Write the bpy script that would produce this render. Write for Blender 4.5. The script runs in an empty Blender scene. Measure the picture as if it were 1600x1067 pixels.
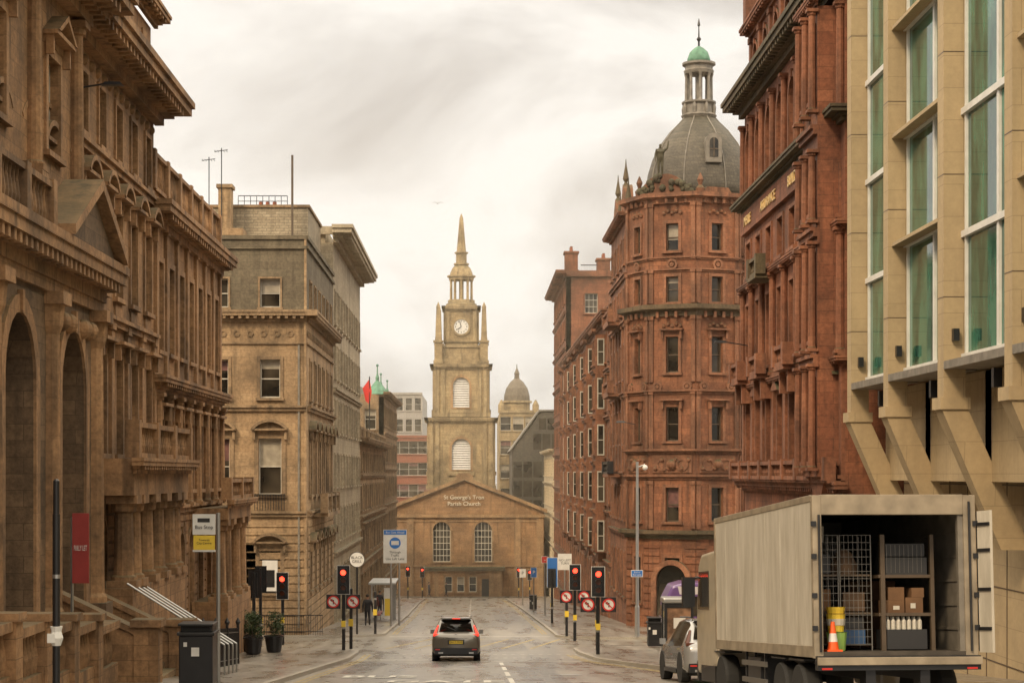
import bpy, math, random, bmesh
from mathutils import Vector, Matrix
random.seed(7)
R=math.radians
scene=bpy.context.scene
# ------------------------------------------------------------------ terrain profile
PR=[(-200,13.3),(0,-1.7),(50,-5.45),(75,-7.3),(100,-8.5),(117,-9.3),(160,-11.4),(240,-15.4),(3000,-15.4)]
def g(y):
    for (a,za),(b,zb) in zip(PR,PR[1:]):
        if y<=b: return za+(zb-za)*(y-a)/(b-a)
    return PR[-1][1]
# ------------------------------------------------------------------ materials
def newmat(name):
    m=bpy.data.materials.new(name); m.use_nodes=True
    nt=m.node_tree; bs=nt.nodes['Principled BSDF']; return m,nt,bs
def N(nt,t,**k):
    n=nt.nodes.new(t)
    for a,b in k.items():
        if a.startswith('i_'): n.inputs[a[2:].replace('_',' ')].default_value=b
        else: setattr(n,a,b)
    return n
def mixc(nt,fac,a,b,mode='MIX'):
    n=nt.nodes.new('ShaderNodeMix'); n.data_type='RGBA'; n.blend_type=mode
    for s,v in ((0,fac),(6,a),(7,b)):
        if isinstance(v,bpy.types.NodeSocket): nt.links.new(v,n.inputs[s])
        else: n.inputs[s].default_value=v if s==0 else (tuple(v)+(1,) if len(v)==3 else v)
    return n.outputs[2]
def ramp(nt,src,a,b,ca=(0,0,0,1),cb=(1,1,1,1)):
    r=nt.nodes.new('ShaderNodeValToRGB'); r.color_ramp.elements[0].position=a; r.color_ramp.elements[1].position=b
    r.color_ramp.elements[0].color=ca; r.color_ramp.elements[1].color=cb
    nt.links.new(src,r.inputs[0]); return r.outputs[0]
def plain(name,c,rough=.5,metal=0,emit=0,noise=.0,coat=0):
    m,nt,bs=newmat(name)
    bs.inputs['Base Color'].default_value=(*c,1); bs.inputs['Roughness'].default_value=rough; bs.inputs['Metallic'].default_value=metal
    if coat: bs.inputs['Coat Weight'].default_value=coat
    if emit:
        bs.inputs['Emission Color'].default_value=(*c,1); bs.inputs['Emission Strength'].default_value=emit
    if noise:
        tc=N(nt,'ShaderNodeTexCoord'); nz=N(nt,'ShaderNodeTexNoise',i_Scale=3.0,i_Detail=4.0)
        nt.links.new(tc.outputs['Object'],nz.inputs['Vector'])
        f=ramp(nt,nz.outputs['Fac'],.35,.7)
        d=tuple(x*(1-noise) for x in c)
        nt.links.new(mixc(nt,f,d,c),bs.inputs['Base Color'])
    return m
def stone(name,c1,c2,bw=.95,bh=.38,mort=.012,dirt=.55,bump=.25,moss=.6,dirtc=None,rough=.85,grain=.3,mc=.55):
    m,nt,bs=newmat(name); L=nt.links.new
    ge=N(nt,'ShaderNodeNewGeometry'); sx=N(nt,'ShaderNodeSeparateXYZ'); L(ge.outputs['Position'],sx.inputs[0])
    ad=N(nt,'ShaderNodeMath',operation='ADD'); L(sx.outputs[0],ad.inputs[0]); L(sx.outputs[1],ad.inputs[1])
    cb=N(nt,'ShaderNodeCombineXYZ'); L(ad.outputs[0],cb.inputs[0]); L(sx.outputs[2],cb.inputs[1])
    br=N(nt,'ShaderNodeTexBrick'); L(cb.outputs[0],br.inputs['Vector'])
    br.inputs['Scale'].default_value=1; br.inputs['Brick Width'].default_value=bw; br.inputs['Row Height'].default_value=bh
    br.inputs['Mortar Size'].default_value=mort; br.inputs['Mortar Smooth'].default_value=.2
    br.inputs['Color1'].default_value=(*c1,1); br.inputs['Color2'].default_value=(*c2,1)
    br.inputs['Mortar'].default_value=(*[x*mc for x in c1],1)
    n1=N(nt,'ShaderNodeTexNoise',i_Scale=.33,i_Detail=5.0,i_Roughness=.7); L(ge.outputs['Position'],n1.inputs['Vector'])
    mp=N(nt,'ShaderNodeVectorMath',operation='MULTIPLY'); L(ge.outputs['Position'],mp.inputs[0]); mp.inputs[1].default_value=(2.2,2.2,.2)
    n2=N(nt,'ShaderNodeTexNoise',i_Scale=1.0,i_Detail=3.0); L(mp.outputs[0],n2.inputs['Vector'])
    n3=N(nt,'ShaderNodeTexNoise',i_Scale=7.0,i_Detail=4.0,i_Roughness=.7); L(ge.outputs['Position'],n3.inputs['Vector'])
    dc=dirtc or tuple(x*.22+.006 for x in c1)
    f1=ramp(nt,n1.outputs['Fac'],.43,.64); f2=ramp(nt,n2.outputs['Fac'],.48,.70)
    mx=N(nt,'ShaderNodeMath',operation='MAXIMUM'); L(f1,mx.inputs[0]); L(f2,mx.inputs[1])
    ms=N(nt,'ShaderNodeMath',operation='MULTIPLY'); L(mx.outputs[0],ms.inputs[0]); ms.inputs[1].default_value=dirt
    col=mixc(nt,ms.outputs[0],br.outputs['Color'],dc)
    a,b_=1-grain*1.15,1+grain*.8
    f3=ramp(nt,n3.outputs['Fac'],.3,.75,(a,a,a,1),(b_,b_,b_,1))
    col=mixc(nt,1.0,col,f3,'MULTIPLY')
    sn=N(nt,'ShaderNodeSeparateXYZ'); L(ge.outputs['Normal'],sn.inputs[0])
    fm=ramp(nt,sn.outputs[2],.3,.8); mm=N(nt,'ShaderNodeMath',operation='MULTIPLY'); L(fm,mm.inputs[0]); mm.inputs[1].default_value=moss
    col=mixc(nt,mm.outputs[0],col,(.05,.055,.025))
    L(col,bs.inputs['Base Color']); bs.inputs['Roughness'].default_value=rough
    h=N(nt,'ShaderNodeMath',operation='MULTIPLY_ADD'); L(br.outputs['Fac'],h.inputs[0]); h.inputs[1].default_value=-1.0; L(n3.outputs['Fac'],h.inputs[2])
    bp=N(nt,'ShaderNodeBump',i_Strength=bump,i_Distance=.05); L(h.outputs[0],bp.inputs['Height']); L(bp.outputs[0],bs.inputs['Normal'])
    return m
S_gold=stone('golden_sandstone',(.42,.238,.115),(.31,.170,.078),dirt=.8)
S_goldt=stone('golden_trim',(.42,.245,.125),(.36,.20,.095),bw=1.8,bh=.9,mort=.006,dirt=.85)
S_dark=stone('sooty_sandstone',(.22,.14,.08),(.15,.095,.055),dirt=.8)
S_b3=stone('blond_sandstone',(.46,.315,.18),(.37,.245,.135),dirt=.72,mc=.7)
S_b3t=stone('blond_trim',(.37,.255,.15),(.31,.21,.12),bw=1.8,bh=.9,mort=.006,dirt=.8)
S_b3g=stone('grey_sandstone',(.20,.165,.11),(.15,.12,.08),dirt=.6,mc=.7)
S_b4=stone('pale_stone',(.50,.42,.30),(.44,.365,.255),dirt=.5,mc=.75)
S_br=stone('pale_brick',(.46,.39,.28),(.33,.27,.19),bw=.5,bh=.16,mort=.02,dirt=.4)
S_red=stone('red_sandstone',(.30,.115,.058),(.22,.078,.039),dirt=.75)
S_redt=stone('red_trim',(.31,.13,.07),(.24,.092,.048),bw=1.8,bh=.9,mort=.006,dirt=.8,moss=.9)
S_red2=stone('brown_sandstone',(.34,.14,.07),(.22,.086,.044),dirt=.78,bw=.8)
S_red2t=stone('brown_trim',(.34,.155,.085),(.26,.112,.06),bw=1.8,bh=.9,mort=.006,dirt=.82,moss=.9)
S_moss=stone('mossy_trim',(.15,.105,.06),(.10,.085,.045),bw=1.8,bh=.9,mort=.006,dirt=.7,moss=.95)
S_mod=stone('limestone_panel',(.45,.345,.205),(.43,.328,.195),bw=1.6,bh=.8,mort=.010,dirt=.22,bump=.05,moss=.2,grain=.08,mc=.7)
S_ch=stone('church_stone',(.45,.265,.13),(.34,.19,.09),dirt=.62)
S_cht=stone('church_trim',(.45,.285,.15),(.38,.235,.12),bw=1.8,bh=.9,mort=.006,dirt=.65)
S_tow=stone('tower_stone',(.46,.345,.19),(.37,.265,.14),dirt=.75)
S_towt=stone('tower_trim',(.44,.335,.19),(.38,.28,.155),bw=1.8,bh=.9,mort=.006,dirt=.78)
S_cream=stone('cream_stone',(.68,.56,.38),(.64,.52,.35),dirt=.2)
S_brick=stone('red_brick',(.36,.12,.065),(.30,.095,.05),bw=.5,bh=.16,mort=.02,dirt=.2)
S_grey=stone('grey_panel',(.38,.36,.33),(.35,.33,.30),bw=3,bh=3,mort=.02,dirt=.15)
S_slate=stone('slate_tiles',(.13,.108,.078),(.075,.064,.048),bw=.35,bh=.2,mort=.02,dirt=.5,bump=.5,moss=.15,rough=.6)
M_glass,nt,bs=newmat('window_glass')
ge=N(nt,'ShaderNodeNewGeometry'); nz=N(nt,'ShaderNodeTexNoise',i_Scale=.6,i_Detail=2.0); nt.links.new(ge.outputs['Position'],nz.inputs['Vector'])
nt.links.new(ramp(nt,nz.outputs['Fac'],.4,.7,(.010,.010,.009,1),(.08,.066,.048,1)),bs.inputs['Base Color'])
bs.inputs['Roughness'].default_value=.06
bp=N(nt,'ShaderNodeBump',i_Strength=.08,i_Distance=.05); nt.links.new(nz.outputs['Fac'],bp.inputs['Height']); nt.links.new(bp.outputs[0],bs.inputs['Normal'])
M_ggl,nt,bs=newmat('green_curtain_glass')
ge=N(nt,'ShaderNodeNewGeometry'); mp=N(nt,'ShaderNodeVectorMath',operation='MULTIPLY'); mp.inputs[1].default_value=(1,1.2,.45); nt.links.new(ge.outputs['Position'],mp.inputs[0])
nz=N(nt,'ShaderNodeTexNoise',i_Scale=1.0,i_Detail=4.0,i_Roughness=.6); nt.links.new(mp.outputs[0],nz.inputs['Vector'])
nt.links.new(ramp(nt,nz.outputs['Fac'],.40,.62,(.010,.055,.038,1),(.06,.19,.13,1)),bs.inputs['Base Color'])
bs.inputs['Roughness'].default_value=.05; bs.inputs['Specular IOR Level'].default_value=.35
M_frame=plain('painted_timber',(.58,.54,.46),.5,noise=.3)
M_dframe=plain('dark_timber',(.12,.085,.055),.5,noise=.3)
M_blind=plain('window_blind',(.42,.37,.29),.35,noise=.3)
M_curt=plain('curtain',(.20,.09,.08),.5,noise=.5)
M_metal=plain('galvanised_steel',(.42,.42,.41),.4,.8)
M_wire=plain('cage_wire',(.20,.19,.175),.5,.6)
M_black=plain('black_paint',(.018,.018,.02),.35,noise=.3)
M_rub=plain('rubber',(.02,.02,.02),.75)
M_white=plain('white_paint',(.72,.71,.68),.45,noise=.15)
M_wline=plain('road_paint',(.74,.71,.64),.6,noise=.3)
M_yline=plain('yellow_road_paint',(.55,.42,.16),.6,noise=.6)
M_blue=plain('sign_blue',(.03,.16,.5),.4)
M_red=plain('sign_red',(.55,.03,.025),.4)
M_board=plain('board_red',(.30,.035,.03),.5,noise=.2)
M_yel=plain('sign_yellow',(.70,.50,.05),.45)
M_lred=plain('red_lamp_lit',(1,.035,.015),.3,emit=7)
M_tail=plain('tail_lamp_lit',(.9,.035,.015),.3,emit=1.2)
M_lens=plain('lamp_lens',(.10,.03,.015),.2)
M_copper=plain('green_copper',(.13,.29,.20),.7,noise=.4)
M_lead=plain('lead_roof',(.25,.225,.19),.5,noise=.4)
M_brlead=plain('weathered_dome',(.15,.12,.085),.6,noise=.35)
M_gold=plain('gilded_letters',(.72,.50,.20),.45,.3)
M_letter=plain('pale_letters',(.78,.72,.58),.6)
M_blk=plain('black_letters',(.02,.02,.02),.5)
M_bronze=plain('weathered_bronze',(.07,.06,.03),.6,noise=.4)
M_orange=plain('cone_orange',(.85,.12,.02),.5)
M_leaf=plain('leaves',(.06,.10,.03),.6,noise=.6)
M_paper=plain('paper',(.75,.74,.70),.8)
def wet(name,ca,cb,r0,r1,scale,brick=None,bump=.15):
    m,nt,bs=newmat(name); L=nt.links.new
    ge=N(nt,'ShaderNodeNewGeometry')
    a=N(nt,'ShaderNodeTexNoise',i_Scale=scale,i_Detail=5.0,i_Roughness=.65); L(ge.outputs['Position'],a.inputs['Vector'])
    mp=N(nt,'ShaderNodeVectorMath',operation='MULTIPLY'); L(ge.outputs['Position'],mp.inputs[0]); mp.inputs[1].default_value=(1.1,.09,1)
    t=N(nt,'ShaderNodeTexNoise',i_Scale=1.0,i_Detail=4.0); L(mp.outputs[0],t.inputs['Vector'])
    f=N(nt,'ShaderNodeTexNoise',i_Scale=30.0,i_Detail=3.0); L(ge.outputs['Position'],f.inputs['Vector'])
    s=N(nt,'ShaderNodeMath',operation='MULTIPLY_ADD'); L(t.outputs['Fac'],s.inputs[0]); s.inputs[1].default_value=.6; 
    s2=N(nt,'ShaderNodeMath',operation='MULTIPLY'); L(a.outputs['Fac'],s2.inputs[0]); s2.inputs[1].default_value=.4; L(s2.outputs[0],s.inputs[2])
    col=ramp(nt,s.outputs[0],.38,.62,(*ca,1),(*cb,1))
    col=mixc(nt,1.0,col,ramp(nt,f.outputs['Fac'],.3,.7,(.7,.7,.7,1),(1.3,1.3,1.3,1)),'MULTIPLY')
    hsrc=f.outputs['Fac']
    if brick:
        sx=N(nt,'ShaderNodeSeparateXYZ'); L(ge.outputs['Position'],sx.inputs[0]); cb2=N(nt,'ShaderNodeCombineXYZ'); L(sx.outputs[1],cb2.inputs[1]); L(sx.outputs[0],cb2.inputs[0])
        br=N(nt,'ShaderNodeTexBrick'); L(cb2.outputs[0],br.inputs['Vector']); br.inputs['Scale'].default_value=1
        br.inputs['Brick Width'].default_value=brick; br.inputs['Row Height'].default_value=brick*.75; br.inputs['Mortar Size'].default_value=.012
        br.inputs['Color1'].default_value=(1,1,1,1); br.inputs['Color2'].default_value=(.75,.75,.75,1); br.inputs['Mortar'].default_value=(.35,.35,.35,1)
        col=mixc(nt,1.0,col,br.outputs['Color'],'MULTIPLY')
    L(col,bs.inputs['Base Color'])
    L(ramp(nt,s.outputs[0],.40,.60,(r0,)*3+(1,),(r1,)*3+(1,)),bs.inputs['Roughness'])
    bs.inputs['Specular IOR Level'].default_value=.8
    bs.inputs['Coat Weight'].default_value=.4; bs.inputs['Coat Roughness'].default_value=.25
    bp=N(nt,'ShaderNodeBump',i_Strength=bump,i_Distance=.01); L(hsrc,bp.inputs['Height']); L(bp.outputs[0],bs.inputs['Normal'])
    return m
M_road=wet('wet_asphalt',(.12,.105,.083),(.25,.222,.178),.2,.45,.5)
M_road2=wet('asphalt_patch',(.08,.07,.058),(.15,.13,.103),.2,.4,.5)
M_pave=wet('paving_slabs',(.14,.12,.095),(.26,.225,.178),.2,.55,.7,brick=.75)
M_kerb=wet('granite_kerb',(.26,.23,.19),(.35,.315,.26),.4,.6,2)
M_ground=wet('ground_surface',(.07,.065,.055),(.11,.10,.085),.6,.8,.3)
# ------------------------------------------------------------------ builder
def FL(X): return lambda u,w,z:(X+w,u,z)
def FR(X): return lambda u,w,z:(X-w,u,z)
def FF(Y): return lambda u,w,z:(u,Y-w,z)
ID=lambda u,w,z:(u,w,z)
def FO(cx,cy,a,t):
    t=R(t); n=(math.sin(t),-math.cos(t)); d=(math.cos(t),math.sin(t))
    return lambda u,w,z:(cx+n[0]*(a+w)+d[0]*u, cy+n[1]*(a+w)+d[1]*u, z)
class B:
    def __init__(s,name,loc=(0,0,0),mats=None,rot=(0,0,0),local=False,scale=1):
        e=bpy.data.objects.new(name,None); scene.collection.objects.link(e)
        e.location=loc; e.rotation_euler=rot; e.scale=(scale,)*3; e.empty_display_size=.3
        s.e=e; s.off=(0,0,0) if local else loc; s.parts={}; s.mats=mats or {}; s.fr=ID; s.smooth=set(); s.bev={}
    def add(s,part,pts,faces):
        v,f=s.parts.setdefault(part,([],[])); n=len(v)
        for p in pts:
            q=s.fr(*p); v.append((q[0]-s.off[0],q[1]-s.off[1],q[2]-s.off[2]))
        for a in faces: f.append(tuple(i+n for i in a))
    def box(s,part,u0,u1,w0,w1,z0,z1):
        s.add(part,[(u0,w0,z0),(u1,w0,z0),(u1,w1,z0),(u0,w1,z0),(u0,w0,z1),(u1,w0,z1),(u1,w1,z1),(u0,w1,z1)],
          [(0,3,2,1),(4,5,6,7),(0,1,5,4),(1,2,6,5),(2,3,7,6),(3,0,4,7)])
    def hexa(s,part,bot,top):
        s.add(part,list(bot)+list(top),[(3,2,1,0),(4,5,6,7),(0,1,5,4),(1,2,6,5),(2,3,7,6),(3,0,4,7)])
    def prism(s,part,poly,w0,w1):
        n=len(poly); p=[(a,w0,b) for a,b in poly]+[(a,w1,b) for a,b in poly]
        s.add(part,p,[tuple(range(n)),tuple(range(2*n-1,n-1,-1))]+[(i,(i+1)%n,n+(i+1)%n,n+i) for i in range(n)])
    def lathe(s,part,c,prof,n=12,axis='z',ph=0):
        pts=[]
        for r,h in prof:
            for i in range(n):
                a=ph+2*math.pi*i/n; x,y=r*math.cos(a),r*math.sin(a)
                pts.append({'z':(c[0]+x,c[1]+y,c[2]+h),'x':(c[0]+h,c[1]+x,c[2]+y),'y':(c[0]+x,c[1]+h,c[2]+y)}[axis])
        m=len(prof); F=[(k*n+i,k*n+(i+1)%n,(k+1)*n+(i+1)%n,(k+1)*n+i) for k in range(m-1) for i in range(n)]
        F+=[tuple(range(n-1,-1,-1)),tuple(range((m-1)*n,m*n))]
        s.add(part,pts,F)
    def rod(s,part,a,b,r,n=6):
        a=Vector(a);b=Vector(b); d=(b-a).normalized(); q=d.orthogonal().normalized(); k=d.cross(q)
        pts=[tuple(p+q*r*math.cos(2*math.pi*i/n)+k*r*math.sin(2*math.pi*i/n)) for p in (a,b) for i in range(n)]
        s.add(part,pts,[(i,(i+1)%n,n+(i+1)%n,n+i) for i in range(n)]+[tuple(range(n-1,-1,-1)),tuple(range(n,2*n))])
    def ball(s,part,c,r,n=10,sz=1):
        s.lathe(part,c,[(max(r*math.sin(math.pi*i/8),.002),-r*sz*math.cos(math.pi*i/8)) for i in range(9)],n)
    def disc(s,part,u,z,r,w0,w1,n=24):
        s.prism(part,[(u+r*math.cos(2*math.pi*i/n),z+r*math.sin(2*math.pi*i/n)) for i in range(n)],w0,w1)
    def ring(s,part,u,z,r0,r1,w0,w1,n=24,a0=0,a1=360):
        for i in range(n):
            a=R(a0+(a1-a0)*i/n); b=R(a0+(a1-a0)*(i+1)/n)
            s.prism(part,[(u+r0*math.cos(a),z+r0*math.sin(a)),(u+r1*math.cos(a),z+r1*math.sin(a)),(u+r1*math.cos(b),z+r1*math.sin(b)),(u+r0*math.cos(b),z+r0*math.sin(b))],w0,w1)
    def text(s,name,body,loc,size,mat,rot=(R(90),0,0),ext=.01,sx=1,sy=1,align='CENTER'):
        c=bpy.data.curves.new(name,'FONT'); c.body=body; c.size=size; c.align_x=align; c.align_y='CENTER'; c.extrude=ext
        o=bpy.data.objects.new(name,c); scene.collection.objects.link(o); o.parent=s.e
        o.location=tuple(loc[i]-s.off[i] for i in range(3)); o.rotation_euler=rot; o.scale=(sx,sy,1); c.materials.append(mat); return o
    def done(s):
        for part,(v,f) in s.parts.items():
            me=bpy.data.meshes.new(part); me.from_pydata(v,[],f)
            bm=bmesh.new(); bm.from_mesh(me); bmesh.ops.recalc_face_normals(bm,faces=bm.faces); bm.to_mesh(me); bm.free()
            o=bpy.data.objects.new(part,me); scene.collection.objects.link(o); o.parent=s.e
            m=s.mats.get(part)
            if m: me.materials.append(m)
            if part in s.smooth:
                for p in me.polygons: p.use_smooth=True
            if part in s.bev:
                b=o.modifiers.new('b','BEVEL'); b.width=s.bev[part]; b.segments=2; b.limit_method='ANGLE'
        return s.e
def arcpts(uc,zs,r,n=10): return [(uc+r*math.cos(math.pi*i/n),zs+r*math.sin(math.pi*i/n)) for i in range(n+1)]
def window(b,uc,w,z0,z1,kind='rect',dep=.28,sur=.15,proud=.07,hood=None,sill=True,vb=0,hb=1,T='trim',blind=.35,slat=False):
    h=w/2; zs=z1-h if kind=='arch' else z1
    if slat:
        b.box('louvres',uc-h,uc+h,-dep-.05,-dep,z0,zs)
        k=int((z1-z0)/.3)
        for i in range(k):
            z=z0+.05+i*.3; hh=h if z<zs else math.sqrt(max(h*h-(z-zs)**2,.01))
            b.hexa('louvres',[(uc-hh,-dep,z),(uc+hh,-dep,z),(uc+hh,-dep+.02,z),(uc-hh,-dep+.02,z)],[(uc-hh,-dep,z+.22),(uc+hh,-dep,z+.22),(uc+hh,-dep+.16,z+.02),(uc-hh,-dep+.16,z+.02)])
        if kind=='arch': b.prism('louvres',arcpts(uc,zs,h),-dep-.05,-dep)
    else:
        zz=z1 if kind!='arch' else zs
        bl=0
        if random.random()<blind and kind=='rect': bl=random.uniform(.2,.6)*(z1-z0)
        pm=random.choice(['blind','blind','curtain']) if bl else None
        b.box('glass',uc-h,uc+h,-dep-.04,-dep,z0,zz-bl)
        if bl: b.box(pm,uc-h,uc+h,-dep-.04,-dep,zz-bl,zz)
        if kind=='arch': b.prism('glass',arcpts(uc,zs,h),-dep-.04,-dep)
        f=.06; d0,d1=-dep,-dep+.07
        b.box('frames',uc-h,uc-h+f,d0,d1,z0,zz); b.box('frames',uc+h-f,uc+h,d0,d1,z0,zz)
        b.box('frames',uc-h+f,uc+h-f,d0,d1,z0,z0+f*1.3)
        if kind!='arch': b.box('frames',uc-h+f,uc+h-f,d0,d1,z1-f,z1)
        for i in range(hb):
            z=z0+(zz-z0)*(i+1)/(hb+1) if hb>1 else (z0+zz)/2
            b.box('frames',uc-h+f,uc+h-f,d0,d1-.01,z-.03,z+.03)
        for i in range(vb):
            u=uc-h+w*(i+1)/(vb+1); b.box('frames',u-.02,u+.02,d0,d1-.02,z0+f,z1-f if kind!='arch' else z1-.1)
        if kind=='arch': b.box('frames',uc-h,uc+h,d0,d1-.01,zs-.03,zs+.03)
    if sur:
        b.box(T,uc-h-sur,uc-h,0,proud,z0,zs); b.box(T,uc+h,uc+h+sur,0,proud,z0,zs)
        if kind=='arch': 
            b.ring(T,uc,zs,h,h+sur,0,proud,10,0,180); b.box(T,uc-.1,uc+.1,0,proud+.06,z1-.02,z1+sur+.08)
        else: b.box(T,uc-h-sur,uc+h+sur,0,proud,z1,z1+sur)
    if sill: b.box(T,uc-h-sur-.05,uc+h+sur+.05,0,proud+.09,z0-.14,z0)
    zt=z1+sur; hw=h+sur+.14
    if hood in('flat','tri','seg'):
        b.box(T,uc-hw+.1,uc+hw-.1,0,proud+.03,zt,zt+.18); b.box(T,uc-hw,uc+hw,0,.38,zt+.18,zt+.28)
        for sg in(-1,1): b.box(T,uc+sg*(hw-.14)-.07,uc+sg*(hw-.14)+.07,proud,.26,zt-.3,zt+.178)
    if hood=='tri':
        ph=hw*.52; b.prism(T,[(uc-hw,zt+.28),(uc-hw+.25,zt+.28),(uc,zt+.28+ph-.14),(uc+hw-.25,zt+.28),(uc+hw,zt+.28),(uc,zt+.28+ph)],0,.42)
        b.prism(T,[(uc-hw+.25,zt+.281),(uc+hw-.25,zt+.281),(uc,zt+.28+ph-.15)],0,.14)
    if hood=='seg':
        Rr=hw*1.25; zc=zt+.28-math.sqrt(Rr*Rr-hw*hw); a=math.degrees(math.acos(hw/Rr))
        b.ring(T,uc,zc,Rr-.14,Rr,0,.42,10,a,180-a)
        n=8; pts=[(uc+(Rr-.15)*math.cos(R(a+4+(172-2*a)*i/n)),zc+(Rr-.15)*math.sin(R(a+4+(172-2*a)*i/n))) for i in range(n+1)]
        b.prism(T,pts,0,.13)
def wallfloor(b,u0,u1,z0,z1,wins,W='walls',th=.5):
    wins=sorted(wins); c=u0
    for (uc,w,a,d,k) in wins:
        h=w/2
        if uc-h>c+1e-4: b.box(W,c,uc-h,-th,0,z0,z1)
        if a>z0+1e-4: b.box(W,uc-h,uc+h,-th,0,z0,a)
        if k=='arch':
            p=arcpts(uc,d-h,h,10)
            for (x0,y0),(x1,y1) in zip(p,p[1:]): b.prism(W,[(x0,y0),(x0,z1),(x1,z1),(x1,y1)],-th,0)
        elif z1>d+1e-4: b.box(W,uc-h,uc+h,-th,0,d,z1)
        c=uc+h
    if u1>c+1e-4: b.box(W,c,u1,-th,0,z0,z1)
def cornice(b,u0,u1,z,h,pr,T='trim',mod=.55,ends=True):
    e=1 if ends else 0
    b.box(T,u0-e*pr*.25,u1+e*pr*.25,0,pr*.25,z,z+h*.3)
    b.box(T,u0-e*pr*.5,u1+e*pr*.5,0,pr*.5,z+h*.3,z+h*.5)
    b.box(T,u0-e*pr*.92,u1+e*pr*.92,0,pr*.92,z+h*.5,z+h*.78)
    b.box(T,u0-e*pr,u1+e*pr,0,pr,z+h*.78,z+h)
    if mod:
        n=max(1,int((u1-u0)/mod))
        for i in range(n):
            u=u0+(i+.5)*(u1-u0)/n; b.box(T,u-mod*.2,u+mod*.2,pr*.5,pr*.85,z+h*.26,z+h*.498)
def balus(b,u0,u1,w0,z,h=.9,T='trim',sp=.32,n=6,pier=3.0):
    b.box(T,u0,u1,w0-.14,w0+.14,z,z+.14); b.box(T,u0,u1,w0-.16,w0+.16,z+h-.14,z+h)
    k=max(1,int((u1-u0)/sp))
    for i in range(k):
        u=u0+(i+.5)*(u1-u0)/k
        b.lathe(T,(u,w0,z+.14),[(.05,0),(.09,(h-.28)*.3),(.045,(h-.28)*.75),(.07,h-.28)],n)
    k=max(1,round((u1-u0)/pier))
    for i in range(k+1):
        u=u0+i*(u1-u0)/k; b.box(T,u-.2,u+.2,w0-.2,w0+.2,z-.001,z+h+.06)
def column(b,u,w,z0,z1,r,T='trim',n=12):
    h=z1-z0
    b.box(T,u-r*1.4,u+r*1.4,w-r*1.4,w+r*1.4,z0,z0+r*.7)
    b.lathe(T,(u,w,z0+r*.7),[(r*1.25,0),(r*1.25,r*.3),(r,r*.5),(r*.85,h-r*2.4),(r*1.15,h-r*2.2),(r*1.25,h-r*1.5)],n)
    b.box(T,u-r*1.45,u+r*1.45,w-r*1.45,w+r*1.45,z1-r*.8,z1)
def facade(b,fr,u0,u1,floors,W='walls',th=.5):
    b.fr=fr
    for f in floors:
        n=f.get('n',0); us=f.get('us') or [u0+(i+.5)*(u1-u0)/n for i in range(n)]
        k=f.get('kind','rect'); w=f.get('w',1.1)
        wallfloor(b,u0,u1,f['z0'],f['z1'],[(u,w,f['a'],f['b'],k) for u in us],f.get('W',W),th)
        for u in us:
            window(b,u,w,f['a'],f['b'],k,sur=f.get('sur',.15),hood=f.get('hood'),vb=f.get('vb',0),hb=f.get('hb',1),blind=f.get('blind',.35),dep=f.get('dep',.28),slat=f.get('slat',False))
        if f.get('cols') and len(us)>1:
            sp=us[1]-us[0]
            for i in range(len(us)+1):
                u=us[0]-sp/2+i*sp; u=min(max(u,u0+.25),u1-.25)
                if f['cols']=='round': column(b,u,.12,f['z0']+.1,f['z1']-.1,f.get('cr',.17),n=8)
                else: b.box('trim',u-.22,u+.22,0,.12,f['z0'],f['z1']-.25); b.box('trim',u-.28,u+.28,0,.17,f['z1']-.25,f['z1'])
        if f.get('st'): 
            b.box('trim',u0,u1,0,.14,f['z0']-.14,f['z0']+.04); b.box('trim',u0,u1,0,.24,f['z0']+.04,f['z0']+.16)
        if f.get('panels'):
            for u in us: b.box('trim',u-w/2,u+w/2,0,.05,f['z0']+.25,f['a']-.22)
        if f.get('rust'):
            z=f['z0']+.1; 
            while z<f['z1']-.3:
                c=u0
                for u in us+[1e9]:
                    e=min(u-w/2-.2,u1)
                    if f['a']-.1<z+.34 and z<f['b']+.35:
                        if e>c: b.box(W,c,e,0,.05,z,z+.34)
                        c=u+w/2+.2
                    else: b.box(W,c,u1,0,.05,z,z+.34); break
                z+=.42
def core(b,x0,x1,y0,y1,z0,z1,part='walls'): 
    o=b.fr; b.fr=ID; b.box(part,x0,x1,y0,y1,z0,z1); b.fr=o
def chimney(b,x,y,z,w=1.0,l=1.6,h=2,pots=3,part='walls'):
    o=b.fr; b.fr=ID; b.box(part,x-w/2,x+w/2,y-l/2,y+l/2,z,z+h); b.box('trim',x-w/2-.12,x+w/2+.12,y-l/2-.12,y+l/2+.12,z+h,z+h+.2)
    for i in range(pots): b.lathe('pots',(x,y-l/2+(i+.5)*l/pots,z+h+.2),[(.16,0),(.12,.45),(.15,.5)],8)
    b.fr=o
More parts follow.
